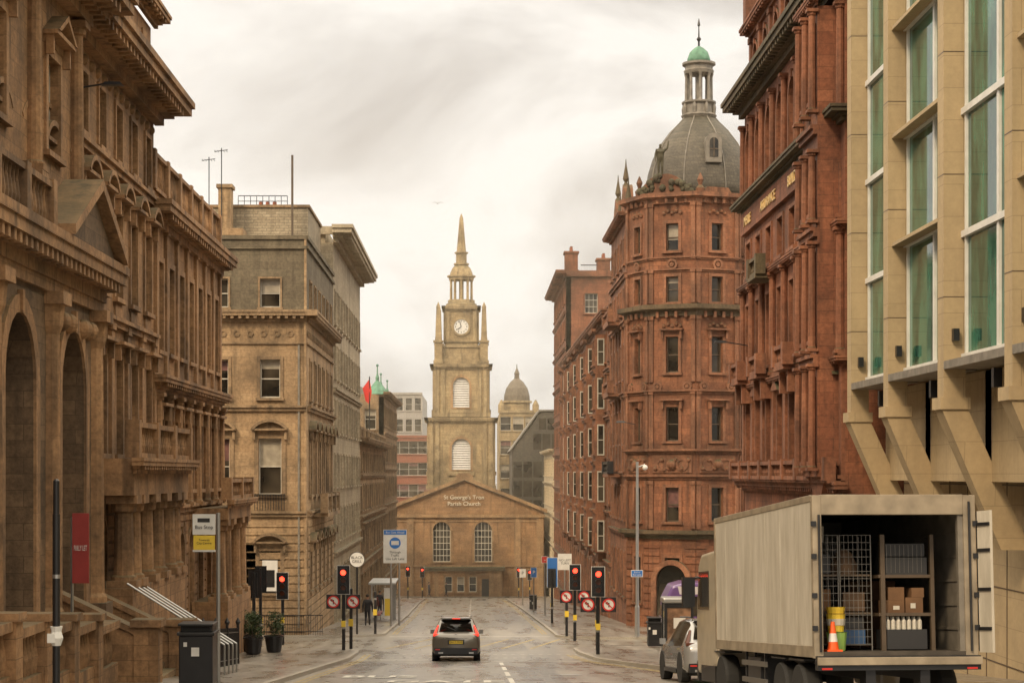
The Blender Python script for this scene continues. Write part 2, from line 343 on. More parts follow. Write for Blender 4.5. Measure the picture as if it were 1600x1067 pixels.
def bay(b,fr,uc,w,z0,z1,pr,rows,ww=.8,n=2,sidewin=True):
    f2=lambda u,q,z:fr(u,q+pr,z)
    fl=[]
    for i,(a,c) in enumerate(rows):
        lo=z0 if i==0 else (rows[i-1][1]+a)/2; hi=z1 if i==len(rows)-1 else (c+rows[i+1][0])/2
        fl.append(dict(z0=lo,z1=hi,a=a,b=c,us=[uc-w*.24,uc+w*.24] if n==2 else [uc],w=ww,sur=.08,st=i>0))
    facade(b,f2,uc-w/2,uc+w/2,fl,th=.3)
    b.fr=fr
    b.box('walls',uc-w/2,uc+w/2,0,pr-.3,z0,z1)
    if sidewin:
      for a,c in rows:
        for sg in(-1,1):
            u=uc+sg*w/2; x0,x1=(u-.05,u) if sg<0 else (u,u+.05)
            b.box('glass',x0+(.03 if sg<0 else 0),x1-(.03 if sg>0 else 0),.2,pr-.2,a,c)
            b.box('frames',x0,x1,.12,.2,a,c); b.box('frames',x0,x1,pr-.2,pr-.12,a,c); b.box('frames',x0,x1,.12,pr-.12,c,c+.1); b.box('frames',x0,x1,.12,pr-.12,a-.1,a); b.box('frames',x0,x1,.2,pr-.2,(a+c)/2-.03,(a+c)/2+.03)
    b.fr=f2; cornice(b,uc-w/2,uc+w/2,z1,.35,.3,mod=.3); b.fr=fr
    b.prism('walls',[(uc-w/2,z0),(uc+w/2,z0),(uc+w/4,z0-.7),(uc-w/4,z0-.7)],0,pr*.7)
def mats(w,t,**k):
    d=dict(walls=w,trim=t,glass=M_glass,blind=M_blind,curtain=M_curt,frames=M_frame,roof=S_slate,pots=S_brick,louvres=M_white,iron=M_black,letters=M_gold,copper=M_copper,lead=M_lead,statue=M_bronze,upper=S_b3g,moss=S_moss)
    d.update(k); return d
def lamp_arm(b,x,y,z,dx):
    o=b.fr; b.fr=ID; b.rod('iron',(x,y,z),(x+dx,y,z+.2),.025); b.hexa('iron',[(x+dx-.3,y-.12,z+.12),(x+dx+.3,y-.12,z+.12),(x+dx+.3,y+.12,z+.12),(x+dx-.3,y+.12,z+.12)],[(x+dx-.2,y-.07,z+.22),(x+dx+.2,y-.07,z+.22),(x+dx+.2,y+.07,z+.22),(x+dx-.2,y+.07,z+.22)]); b.fr=o
# ------------------------------------------------------------------ ground, road, pavements
def sheet(name,ys,fa,fb,dz,mat,nx=1,parent=None):
    v=[];f=[]
    for y in ys:
        a,b=fa(y),fb(y)
        for i in range(nx+1): v.append((a+(b-a)*i/nx,y,g(y)+dz))
    for j in range(len(ys)-1):
        for i in range(nx):
            p=j*(nx+1)+i; f.append((p,p+1,p+nx+2,p+nx+1))
    me=bpy.data.meshes.new(name); me.from_pydata(v,[],f); me.materials.append(mat)
    o=bpy.data.objects.new(name,me); scene.collection.objects.link(o)
    if parent: o.parent=parent
    return o
def ylist(a,b,st=1.0):
    s={round(a,3),round(b,3)}; y=math.ceil(a)
    while y<b: s.add(float(y)); y+=1
    if st<1:
        k=0
        while a+k*st<b: s.add(round(a+k*st,3)); k+=1
    return sorted(s)
sheet('ground',[-200.]+ylist(-100,262)+[400.,800.,3000.],lambda y:-1500,lambda y:1500,0,M_ground,2)
sheet('road',ylist(-80,262),lambda y:-90,lambda y:90,.004,M_road,2)
def lerp(P,y):
    if y<=P[0][0]: return P[0][1]
    for (a,x),(b,z) in zip(P,P[1:]):
        if y<=b: return x+(z-x)*(y-a)/(b-a)
    return P[-1][1]
KL1=[(-80,-5.5),(50,-5.0),(84,-4.8)]; KL2=[(99,-4.7),(140,-4.8),(200,-5.5),(226,-5.6)]
KR1=[(-80,8.7),(45,8.7),(52,8.0),(60,6.4),(72,5.0),(80,4.4),(87,4.3)]; KR2=[(97,4.3),(165,4.1),(228,3.7)]
def edge(P,y0,y1,sgn,r=3.5,rn=False,rf=False):
    def f(y):
        x=lerp(P,y); d=0
        if rf and y>y1-r: t=(y-(y1-r))/r; d=r-math.sqrt(max(r*r-(t*r)**2,0))
        if rn and y<y0+r: t=((y0+r)-y)/r; d=r-math.sqrt(max(r*r-(t*r)**2,0))
        return x+sgn*d
    return f
def pavement(y0,y1,P,side,rn,rf):
    sgn=-1 if side=='L' else 1
    fe=edge(P,y0,y1,sgn,rn=rn,rf=rf); out=sgn*40
    e=bpy.data.objects.new('pavement',None); scene.collection.objects.link(e)
    ys=sorted(set(ylist(y0,y1))|set(ylist(y1-3.6,y1,.125) if rf else [])|set(ylist(y0,y0+3.6,.125) if rn else []))
    sheet('slabs',ys,lambda y:out,fe,.12,M_pave,1,e)
    v=[];f=[]
    pts=[(fe(y),y) for y in ys]
    if rf: pts.append((out,y1))
    if rn: pts.insert(0,(out,y0))
    for x,y in pts:
        z=g(y)
        v+= [(x-sgn*.003,y,z-.05),(x-sgn*.003,y,z+.127),(x+sgn*.16,y,z+.127)]
    for j in range(len(pts)-1):
        p=j*3; f+=[(p,p+1,p+4,p+3),(p+1,p+2,p+5,p+4)]
    for fl_,yy,a,c in((rf,y1,-.16,.003),(rn,y0,.16,-.003)):
        if fl_:
            z=g(yy)+.129; n=len(v); x=fe(yy); v+=[(x,yy+a,z),(out,yy+a,z),(out,yy+c,z),(x,yy+c,z)]; f.append((n,n+1,n+2,n+3))
    me=bpy.data.meshes.new('kerb'); me.from_pydata(v,[],f); me.materials.append(M_kerb)
    o=bpy.data.objects.new('kerb',me); scene.collection.objects.link(o); o.parent=e
    return fe
pavement(-80,84,KL1,'L',False,True); pavement(99,225,KL2,'L',True,True)
pavement(-80,87,KR1,'R',False,True); pavement(97,228,KR2,'R',True,True)
isl=B('church_forecourt',(0,236,g(236)),{'slabs':M_pave}); 
for a,b_ in ((236,240),(240,300)):
    isl.add('slabs',[(-14,a,g(a)+.12),(11.5,a,g(a)+.12),(11.5,b_,g(b_)+.12),(-14,b_,g(b_)+.12)],[(0,1,2,3)])
isl.add('slabs',[(-14,236,g(236)+.12),(11.5,236,g(236)+.12),(11.5,236,g(236)-.1),(-14,236,g(236)-.1)],[(0,1,2,3)])
isl.done()
mk=bpy.data.objects.new('road_markings',None); scene.collection.objects.link(mk)
def mark(x0,x1,y0,y1,mat=M_wline,x2=None,x3=None,dz=.009):
    x2=x0 if x2 is None else x2; x3=x1 if x3 is None else x3
    sheet('line',ylist(y0,y1),lambda y:x0+(x2-x0)*(y-y0)/(y1-y0),lambda y:x1+(x3-x1)*(y-y0)/(y1-y0),dz,mat,1,mk)
for y in range(20,72,6): mark(.95,1.09,y,y+4)
for y in range(20,45,9): mark(-2.2,-2.1,y,y+4)
mark(-.2,4.2,74,74.35); mark(-4.6,-.4,75.5,75.8)
for i in range(24):
    x=-4.5+i*.38; mark(x,x+.16,77.2,77.42); mark(x,x+.16,80.4,80.62)
for y in range(102,220,8): mark(-.35,-.23,y,y+3.5)
mark(-4.4,4,100.5,100.8)
for k in (.28,.48):
    for y in range(20,80,4): mark(lerp(KL1,y)+k,lerp(KL1,y)+k+.08,y,y+4,M_yline,lerp(KL1,y+4)+k,lerp(KL1,y+4)+k+.08)
    for y in range(104,220,4):
        mark(lerp(KL2,y)+k,lerp(KL2,y)+k+.08,y,y+4,M_yline,lerp(KL2,y+4)+k,lerp(KL2,y+4)+k+.08)
        mark(lerp(KR2,y)-k-.08,lerp(KR2,y)-k,y,y+4,M_yline,lerp(KR2,y+4)-k-.08,lerp(KR2,y+4)-k)
    for y in range(52,80,4): mark(lerp(KR1,y)-k-.08,lerp(KR1,y)-k,y,y+4,M_yline,lerp(KR1,y+4)-k-.08,lerp(KR1,y+4)-k)
for i in range(6): mark(-4+i*1.3,-3.88+i*1.3,86,97,M_yline,-2.2+i*1.3,-2.08+i*1.3)
for x0,x1,a,b_ in((1.4,2.6,48,66),(-4.2,-3.2,60,73),(-1.9,-.6,104,140),(1.5,3.4,128,170),(.2,2.4,84,96)): mark(x0,x1,a,b_,M_road2,dz=.0065)
sl=math.atan(.0745)
def roadtext(s,x,y,size=1.0):
    c=bpy.data.curves.new('lettering','FONT'); c.body=s; c.size=size; c.align_x='CENTER'; c.align_y='CENTER'; c.offset=.03
    o=bpy.data.objects.new('lettering',c); scene.collection.objects.link(o); o.parent=mk; c.materials.append(M_wline)
    o.location=(x,y,g(y)+.02); o.rotation_euler=(-sl,0,0); o.scale=(1.1,2.4,1)
roadtext('BUS',-2.7,55,1.15); roadtext('GATE',-.75,51,1.15)
for x,y in((-.2,66),(2.9,57),(.8,118)):
    m=B('manhole_cover',(x,y,g(y)),{'lid':M_metal}); n=20
    m.add('lid',[(x+.35*math.cos(2*math.pi*i/n),y+.35*math.sin(2*math.pi*i/n),g(y+.35*math.sin(2*math.pi*i/n))+.012) for i in range(n)],[tuple(range(n))]); m.done()
# ------------------------------------------------------------------ left building 1
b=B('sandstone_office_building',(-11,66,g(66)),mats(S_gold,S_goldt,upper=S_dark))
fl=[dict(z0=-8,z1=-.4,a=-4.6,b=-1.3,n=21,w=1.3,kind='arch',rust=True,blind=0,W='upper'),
    dict(z0=-.4,z1=4.6,a=.6,b=3.55,n=21,w=1.15,sur=.2,hood='flat',cols='flat',st=True,panels=True),
    dict(z0=4.6,z1=9.25,a=5.4,b=8.0,n=21,w=1.15,sur=.2,hood='seg',st=True,panels=True),
    dict(z0=9.25,z1=12.0,a=9.6,b=11.3,n=21,w=1.0,sur=.14,st=True)]
facade(b,FL(-11),10,66,fl); cornice(b,10,66,12.0,.95,1.25); 
b.box('walls',10,66,-.5,-.1,12.95,15.3); cornice(b,10,66,15.3,.5,.55)
for i in range(21): b.box('trim',10+(i+.3)*2.667,10+(i+.7)*2.667,-.1,-.04,13.3,14.9)
b.fr=FL(-11); balus(b,10,66,-.1,15.8,.9)
for i in range(60): b.ball('trim',(10.5+i*.93,0,11.68),.16,6)
core(b,-30,-11.5,10,66,-8,15.7)
P=FL(-10.1); b.fr=P
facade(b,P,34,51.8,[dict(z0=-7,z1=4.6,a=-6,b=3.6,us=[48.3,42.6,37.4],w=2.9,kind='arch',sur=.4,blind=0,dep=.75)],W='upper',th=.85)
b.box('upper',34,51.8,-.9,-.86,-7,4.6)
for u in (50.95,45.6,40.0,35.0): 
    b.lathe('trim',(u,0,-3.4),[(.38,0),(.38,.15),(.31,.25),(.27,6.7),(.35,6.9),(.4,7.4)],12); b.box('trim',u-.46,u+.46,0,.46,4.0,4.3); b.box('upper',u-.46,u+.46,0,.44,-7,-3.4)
b.box('trim',34,51.8,0,.12,4.3,4.6)
for u in(46.6,47.4,49.2,50.0): b.ball('trim',(u,.08,3.7),.26,8)
cornice(b,34,51.8,4.6,1.0,.7,mod=.5)
b.prism('upper',[(45.3,5.6),(51.3,5.6),(48.3,7.0)],-.2,.55); b.prism('trim',[(44.9,5.6),(48.3,7.12),(51.7,5.6),(51.7,5.85),(48.3,7.4),(44.9,5.85)],-.2,.8)
balus(b,34,44.6,.2,5.6,1.15)
facade(b,FL(-10.6),34,51.4,[dict(z0=4.9,z1=12.0,a=8.0,b=10.4,us=[48.3,42.6,37.4],w=1.4,sur=.25,hood='tri')],th=.4)
for u in (50.7,45.8,40.4,35.2): column(b,u,.1,7.2,11.9,.22); b.box('trim',u-.38,u+.38,0,.4,5.6,7.2)
cornice(b,34,51.4,12.0,1.1,1.4)
b.fr=FL(-11)
b.box('walls',53.5,63.5,0,1.5,-8,-3.2)
for u in (54.1,55.3,57.4,59.5,61.6,62.8): column(b,u,1.15,-3.2,-.6,.3)
b.box('trim',53.4,63.6,0,1.55,-.6,0); b.fr=FL(-9.45); cornice(b,53.4,63.6,0,.45,.35,mod=.4); b.fr=FL(-11); b.box('trim',53.4,63.6,0,1.55,0,.43); balus(b,53.6,63.4,1.5,.45,1.0)
lamp_arm(b,-11,51.6,10.3,1.3)
b.done()
# ------------------------------------------------------------------ left building 2
b=B('sandstone_bank_building',(-11,83,g(83)),mats(S_gold,S_goldt))
fl=[dict(z0=-9,z1=-1.3,a=-5.6,b=-2.2,n=7,w=1.3,kind='arch',rust=True),
    dict(z0=-1.3,z1=2.9,a=-.6,b=2.0,n=7,w=1.1,sur=.18,hood='flat',cols='round',st=True),
    dict(z0=2.9,z1=8.7,a=4.3,b=7.4,n=7,w=1.1,sur=.2,cols='flat',st=True)]
facade(b,FL(-11),66,83,fl); cornice(b,66,83,2.9,.5,.55,mod=.45); cornice(b,66,83,8.55,.8,.75)
b.box('walls',66,83,-.5,-.06,9.35,9.8); balus(b,66,83,-.1,9.8,1.3); 
core(b,-30,-11.5,66,83,-9,9.8); 
b.fr=FL(-11)
for u in(75.5,77.3,80.2,82.2): column(b,u,1.0,-5.0,-1.8,.28)
b.box('walls',75,82.7,0,1.4,-9,-5.0); b.box('trim',75,82.7,0,1.4,-1.8,-1.35); b.fr=FL(-9.6); cornice(b,75,82.7,-1.35,.35,.3,mod=.4); b.fr=FL(-11); balus(b,75.2,82.5,1.35,-1.0,.8)
b.fr=ID
b.add('roof',[(-11.6,66,9.8),(-11.6,83,9.8),(-16,81,12),(-16,68,12),(-28,83,9.8),(-28,66,9.8)],[(0,1,2,3),(2,1,4),(3,5,0),(2,4,5,3)])
b.done()
# ------------------------------------------------------------------ left building 3 (corner)
b=B('corner_sandstone_building',(-8.7,100,g(100)),mats(S_b3,S_b3t))
def fl3(us): return [
    dict(z0=-10,z1=-2.1,a=-6.2,b=-4.0,us=us,w=1.1,rust=True,hood='seg',sur=.2),
    dict(z0=-2.1,z1=3.4,a=-1.1,b=1.85,us=us,w=1.2,hood='seg',sur=.22,st=True,blind=1),
    dict(z0=3.4,z1=6.8,a=3.95,b=5.95,us=us,w=1.05,sur=.16,st=True),
    dict(z0=6.8,z1=7.9,a=6.9,b=7.0,us=[],w=1),
    dict(z0=8.5,z1=12.2,a=8.65,b=10.15,us=us,w=1.05,sur=.1,W='upper')]
usF=[-10.6-2.7*i for i in range(6)]; usS=[102.2+2.9*i for i in range(6)]
for fr,a,c,us in((FF(100),-26,-8.7,usF),(FL(-8.7),100.5,119,usS)):
    facade(b,fr,a,c,fl3(us)); e=a if fr(0,0,0)[1]==100 else a-.5
    cornice(b,e,c,7.9,.6,.6,mod=.4,ends=False); b.box('upper',e,c,0,.12,11.7,11.85); b.box('upper',e,c,-.4,.1,12.2,12.4)
    n=int((c-e)/.7)
    for i in range(n): b.ring('trim',e+(i+.5)*.7,7.3,.1,.2,0,.05,6)
    b.box('trim',e,c,0,.1,6.75,6.85)
b.fr=ID; b.box('trim',-8.7,-8.1,99.4,100,8.2,8.5) ; b.box('walls',-8.82,-8.701,99.92,100.5,-10,12.2)
core(b,-26,-9.2,100.5,119,-10,12.25)
b.fr=FL(-8.7); balus(b,103,112,.7,-2.1,1.0,sp=.4); b.box('trim',103,112,0,.9,-2.3,-2.1)
b.fr=FF(100); b.box('iron',-11.4,-9.8,.2,.25,-1.1,-1.05); 
for i in range(12): b.box('iron',-11.4+i*.14,-11.37+i*.14,.2,.24,-1.9,-1.1)
b.box('downpipe',-9.15,-9.05,.0,.1,-8,6.7); b.mats['downpipe']=M_lead
b.box('poster',-11.0,-10.2,.07,.1,-6.1,-4.5); b.mats['poster']=M_white; b.box('poster_panel',-10.85,-10.35,.1,.105,-5.9,-5.0); b.mats['poster_panel']=M_black
b.fr=ID
b.box('brick',-15,-9.4,109,118,12.25,15.1); b.mats['brick']=S_br; b.box('trim',-15.1,-9.3,108.9,118,15.1,15.25)
b.box('walls',-14,-12.5,104,106,12.3,13.3); b.box('walls',-14.3,-13.6,107.5,108.6,12.2,16.0); b.box('trim',-14.4,-13.5,107.4,108.7,16.0,16.2)
for i in range(9): b.rod('iron',(-13.4+i*.35,109.3,15.2),(-13.4+i*.35,109.3,15.8),.02)
b.rod('iron',(-13.4,109.3,15.8),(-10.6,109.3,15.8),.025); b.rod('iron',(-13.4,109.3,15.5),(-10.6,109.3,15.5),.02)
for i in range(3): b.lathe('pots',(-12.3+i*.4,111,15.2),[(.14,0),(.11,.5)],8)
b.rod('flagpole',(-10.2,108,12),(-10.2,108,17.9),.07); b.mats['flagpole']=M_dframe
for x,h in((-14.8,17.7),(-14.1,18.2)):
    b.rod('iron',(x,107.4,12.2),(x,107.4,h),.03); b.rod('iron',(x-.4,107.4,h-.2),(x+.35,107.4,h-.1),.02)
    for k in range(5): b.rod('iron',(x-.35+k*.16,107.1,h-.18),(x-.35+k*.16,107.7,h-.18),.015)
b.done()
# ------------------------------------------------------------------ left building 4
b=B('tall_stone_building',(-8.7,119,g(119)),mats(S_b4,S_b4,upper=S_b4))
fl=[dict(z0=-12,z1=-5,a=-9.4,b=-6,n=9,w=1.8,sur=.1)]
for z in(-5,-1.6,1.8,5.2,8.6): fl.append(dict(z0=z,z1=z+3.4,a=z+.8,b=z+2.8,n=10,w=1.1,sur=.12,st=z in(-5,5.2)))
facade(b,FL(-8.7),119,147,fl); b.box('walls',119,147,-.5,0,12,14.3); cornice(b,119,147,14.3,1.0,1.3,mod=.7)
core(b,-22,-9.2,119,147,-12,15.3); b.fr=FF(119); b.box('trim',-10.6,-8.7,0,.25,14.8,15.3)
b.done()
# ------------------------------------------------------------------ left building 5, 6
b=B('sandstone_shop_building',(-8.7,147,g(147)),mats(S_b3,S_b3t))
fl=[dict(z0=-14,z1=-7,a=-10.8,b=-7.8,n=10,w=2.4,sur=.1),dict(z0=-7,z1=-3.4,a=-6.3,b=-4.2,n=13,w=1.2,sur=.15,st=True,hood='flat'),dict(z0=-3.4,z1=-.2,a=-2.8,b=-.9,n=13,w=1.1,st=True),dict(z0=-.2,z1=2.2,a=.2,b=1.6,n=13,w=1.1,st=True)]
facade(b,FL(-8.7),147.1,188,fl); cornice(b,147.1,188,2.2,.6,.8); core(b,-25,-9.2,147.1,188,-14,2.5); b.fr=FL(-8.7); balus(b,147.2,188,-.1,2.8,.8,sp=.5)
b.fr=ID; b.rod('iron',(-9.0,166,2.5),(-9.0,166,8.4),.05)
b.add('flag',[(-9.0,166,8.2),(-9.6,166.1,7.4),(-9.35,166.2,6.3),(-9.0,166,6.0),(-8.8,165.9,7.1)],[(0,1,2,3,4)]); b.mats['flag']=M_red
b.done()
b=B('copper_roof_building',(-8.9,190,g(190)),mats(S_b3,S_b3t))
fl=[dict(z0=z,z1=z+3.6,a=z+.8,b=z+2.8,n=11,w=1.2,st=True) for z in(-14,-10.4,-6.8,-3.2,.4,4.0)]
facade(b,FL(-8.9),190,222,fl); cornice(b,190,222,7.6,.5,.7)
facade(b,FF(190),-22,-8.9,[dict(z0=3.2,z1=7.6,a=4.4,b=6.4,n=5,w=1.1)]); core(b,-22,-9.4,190.5,222,-14,7.9); core(b,-22,-9,190,190.5,-14,3.2)
b.fr=ID
for x,y,s in((-9.6,191.5,.85),(-13.5,191.5,.7),(-9.9,205,.8),(-9.9,220,.8)):
    b.lathe('walls',(x,y,7.6),[(1.1*s,0),(1.1*s,.3)],8); b.lathe('copper',(x,y,7.9),[(1.35*s,0),(1.1*s,.5*s),(.45*s,1.3*s),(.2*s,1.6*s),(.22*s,2.0*s),(.07,2.4*s),(.05,3.4*s)],8); b.ball('copper',(x,y,7.9+3.4*s),.16*s)
b.add('roof',[(-9.4,190.6,7.9),(-9.4,222,7.9),(-12,221,9),(-12,192,9),(-16,192,9),(-21,190.6,7.9),(-16,221,9),(-21,222,7.9)],[(0,1,2,3),(0,3,4,5),(4,6,7,5),(3,2,6,4),(1,7,6,2)])
b.done()
# ------------------------------------------------------------------ modern fin building (right foreground)
b=B('modern_office_building',(12,42,g(42)),dict(fins=S_mod,base=S_mod,glazing=M_ggl,mullions=M_white,ledge=M_lead,lamps=M_black,panels=S_mod,joints=M_dframe))
b.fr=ID
fy=[59.5,54.2,47.8,41.7,35.6,29.5,23.4]; XO,XG=11.7,12.25
for y in fy:
    b.box('fins',XO,XG,y,y+.62,1.9,24)
    for z in [4.4+3.05*k for k in range(7)]: b.box('joints',XO-.004,XG,y-.004,y+.624,z-.012,z+.012)
    b.hexa('fins',[(13.15,y+.05,-1.9),(13.9,y+.05,-1.9),(13.9,y+.6,-1.9),(13.15,y+.6,-1.9)],[(XO-.05,y-.05,1.6),(XG+.05,y-.05,1.6),(XG+.05,y+.72,1.6),(XO-.05,y+.72,1.6)])
    b.box('fins',XO-.1,XG+.1,y-.1,y+.78,1.6,1.9)
    b.box('lamps',12.0,12.2,y+2.6,y+2.8,2.0,2.45); b.box('lamps',11.9,12.05,y-.2,y-.003,3.3,3.6)
for i in range(len(fy)-1):
    gr=fy[i]; gl=fy[i+1]+.62
    b.box('glazing',XG,XG+.1,gl,gr,2.9,24)
    zo=.5 if i%2 else 0
    for z in [2.9+3.05*k for k in range(7)]:
        zz=z+(zo if z>3 else 0)
        b.box('mullions',XG-.12,XG,gl,gr,zz-.08,zz+.08)
        if z>3 and i%2==1: b.box('fins',XG-.45,XG-.12,gl,gr,zz-.05,zz+.05)
    for t,hw in((.04,.05),(.42,.09),(.96,.05)): 
        y=gl+(gr-gl)*t; b.box('mullions',XG-.07,XG,y-hw,y+hw,2.99,24)
    b.box('ledge',XG-.55,12.7,gl,gr,2.6,2.8)
    b.box('panels',12.9,13.1,gl-.6,gr+.6,-.2,2.6)
b.box('base',13.9,14.2,18,62,-9,2.55); b.box('base',12.61,40,18,60.2,2.81,24); b.box('base',14.2,40,18,62,-9,2.55)
for y in range(20,62,2): b.box('joints',13.88,13.9,y-.015,y+.015,-9,2.5)
for z in(-.3,-3,-5): b.box('joints',13.885,13.9,18,62,z-.015,z+.015)
b.done()
# ------------------------------------------------------------------ insurance building
b=B('red_sandstone_insurance_building',(12,85,g(85)),mats(S_red,S_redt,frames=M_dframe))
nb=8
fl=[dict(z0=-10,z1=-.6,a=-6.5,b=-1.9,n=6,w=2.4,kind='arch',sur=.3,blind=0),
    dict(z0=-.2,z1=3.8,a=.4,b=3.1,n=nb,w=1.35,sur=.16,cols='flat',st=True),
    dict(z0=3.8,z1=8.1,a=4.4,b=7.3,n=nb,w=1.35,sur=.12,cols='round',cr=.15,st=True),
    dict(z0=8.1,z1=10.5,a=8.5,b=10.0,n=nb,w=1.3,sur=.14,st=True),
    dict(z0=11.7,z1=15.4,a=12.2,b=14.9,n=nb,w=1.6,kind='arch',sur=.2,cols='round',cr=.14,st=True)]
fr=FR(12)
facade(b,fr,62,85,fl)
b.box('walls',62,85,-.5,0,-.6,-.2); b.box('walls',62,85,-.5,0,10.5,11.7); b.box('walls',62,85,-.5,0,15.4,16.3)
cornice(b,62,85,-.75,.5,.45,mod=.4); cornice(b,62,85,11.4,.45,.6,T='moss',mod=0); cornice(b,62,85,15.7,.8,.95,T='moss',mod=.55); cornice(b,62,85,7.9,.3,.35,mod=.3); cornice(b,62,85,3.5,.3,.4,mod=.35)
core(b,12.5,35,62,85,-10,16.5)
for u in(71,77.6,83): 
    b.box('trim',u-1.2,u+1.2,0,.75,3.82,3.98); balus(b,u-1.15,u+1.15,.6,3.98,.75,pier=2.3,sp=.28)
    for s_ in(-1,1): b.box('trim',u+s_*.9-.12,u+s_*.9+.12,.05,.55,3.0,3.8)
b.box('moss',76.4,78.8,0,.8,7.8,7.95); balus(b,76.5,78.7,.6,7.95,.75,T='moss',pier=2.2,sp=.28)
for i in range(nb):
    u=62+(i+.5)*23/nb; b.prism('trim',[(u-.85,3.25),(u+.85,3.25),(u,3.7)],0,.3)
    b.ball('trim',(u,.05,-.42),.2,6); b.ball('trim',(u,.02,11.95),.16,6)
b.box('trim',62,85,0,.6,-.3,-.22); balus(b,62.2,84.8,.5,-.22,.7,sp=.35)
bay(b,fr,64.2,2.8,-.1,15.3,.75,[(.4,3.1),(4.4,7.2),(8.6,10.2),(12.3,14.7)],.75,sidewin=False)
b.fr=fr
for z0,z1 in((0.1,3.6),(4,7.6),(8.2,10.6),(11.8,15.2)):
    for u in(62.9,64.2,65.5): column(b,u,.92,z0,z1,.13,n=8)
facade(b,FR(12.3),62,85,[dict(z0=16.5,z1=19.2,a=17,b=18.7,n=nb,w=1.1,kind='arch',sur=.15,cols='flat')]); cornice(b,62,85,19.2,.5,.5)
core(b,12.8,30,62,85,16.5,19.6)
b.fr=ID
for y in(62.6,70,77.5,84.4):
    b.box('trim',11.9,12.7,y-.4,y+.4,19.7,21); b.lathe('trim',(12.3,y,21),[(.35,0),(.5,.4),(.2,.7),(.3,1.0),(.05,2)],8)
b.box('walls',11.8,12,66,84.9,10.45,11.38)
for s_,u in(('MERLE',82.6),('ASSURANCE',76.9),('BUILDING',70.4)):
    b.text('letters_'+s_.lower(),s_,(11.77,u,10.9),.58,M_gold,rot=(R(90),0,R(-90)),ext=.02,sx=1.2)
lamp_arm(b,12,84,5.6,-1.2)
b.done()
# ------------------------------------------------------------------ dome building
cx,cy=12.9,115.2
b=B('red_sandstone_domed_building',(9.4,112,g(112)),mats(S_red2,S_red2t,frames=M_dframe))
A=3.4; side=2*A*math.tan(R(22.5)); c8=1/math.cos(R(22.5))
lev=[(-11,-3.9,-7.6,-4.9,.9,'rect'),(-3.3,-.3,-2.8,-.8,.8,'rect'),(1.4,4.9,1.9,3.9,.75,'rect'),(5.3,9.3,5.9,8.0,.75,'rect'),(9.9,12.0,10.0,11.5,.75,'rect'),(12.4,16.1,13.0,14.6,.75,'rect')]
for t in(-112.5,-67.5,-22.5,22.5,67.5,112.5):
    fr=FO(cx,cy,A,t)
    f=[dict(z0=z0,z1=z1,a=a,b=c_,us=[0],w=w,kind=k,sur=.18,hood='flat' if i in(2,3) else None) for i,(z0,z1,a,c_,w,k) in enumerate(lev)]
    facade(b,fr,-side/2,side/2,f,th=.35)
    for za,zb in((-3.9,-3.3),(-.3,1.4),(4.9,5.3),(9.3,9.9),(12.0,12.4)): b.box('walls',-side/2,side/2,-.35,0,za,zb)
    b.ring('trim',-.6,.55,.25,.4,0,.12,12); b.ring('trim',.6,.55,.25,.4,0,.12,12); b.box('trim',-1.2,1.2,0,.06,.05,1.1); b.ball('trim',(0,.1,.55),.3,8)
    for k in range(6): b.ball('trim',(-1+.4*k,.08,.3+(k%2)*.5),.13,6)
    for u in(-.9,.9): b.ring('trim',u,5.1,.16,.3,0,.1,10); b.disc('trim',u,5.1,.12,0,.12,10)
    b.ring('trim',0,12.2,.2,.34,0,.14,10); b.disc('trim',0,12.2,.14,0,.14,10)
    for e in(-1,1):
        x0,x1=sorted((e*(side/2-.02),e*(side/2-.26)))
        for (za,zb) in((1.45,4.85),(5.35,9.2),(9.95,11.95),(12.5,15.8),(-3.2,-.4)):
            b.box('trim',x0,x1,0,.12,za,zb); b.box('trim',x0-.04,x1+.04,.0,.17,zb-.22,zb-.002)
    z=-10.5
    while z<-4.2: b.box('walls',-side/2,-.75,0,.06,z,z+.36); b.box('walls',.75,side/2,0,.06,z,z+.36); z+=.44
    b.box('trim',-.7,.7,0,.06,1.2,1.7)
    for zz_ in(8.6,15.2): 
        for k in range(5): b.ball('trim',(-.5+.25*k,.04,zz_+.12*(k%2)),.12,6)
b.fr=ID
def belt(z,h,pr,T='trim'):
    b.lathe(T,(cx,cy,z),[((A+pr*.3)*c8,0),((A+pr*.35)*c8,h*.4),((A+pr*.9)*c8,h*.55),((A+pr)*c8,h*.6),((A+pr)*c8,h)],8,ph=-math.pi/2)
belt(-3.8,.5,.5,'moss'); belt(-.35,.3,.25); belt(1.15,.3,.3); belt(4.65,.25,.2); belt(9.2,.65,.55,'moss'); belt(11.75,.2,.15); belt(12.45,.2,.15); belt(15.75,.6,.5)
for z in(15.75,9.1):
    for i in range(40):
        a=2*math.pi*i/40; b.box('trim',cx+(A+.3)*math.cos(a)-.08,cx+(A+.3)*math.cos(a)+.08,cy+(A+.3)*math.sin(a)-.08,cy+(A+.3)*math.sin(a)+.08,z,z+.35)
b.lathe('walls',(cx,cy,-11),[((A-.4)*c8,0),((A-.4)*c8,27.3)],8,ph=-math.pi/2)
dx,dy=13.75,117.2
b.lathe('walls',(dx,dy,15.0),[(3.35,0),(3.35,1.4)],24); b.lathe('trim',(dx,dy,16.3),[(3.5,0),(3.5,.2)],24)
prof=[(3.25,0),(3.25,.8),(3.12,1.7),(2.85,2.6),(2.4,3.5),(1.8,4.3),(1.25,4.85),(.95,5.2)]
b.lathe('roof',(dx,dy,16.5),prof,32); b.smooth.add('roof')
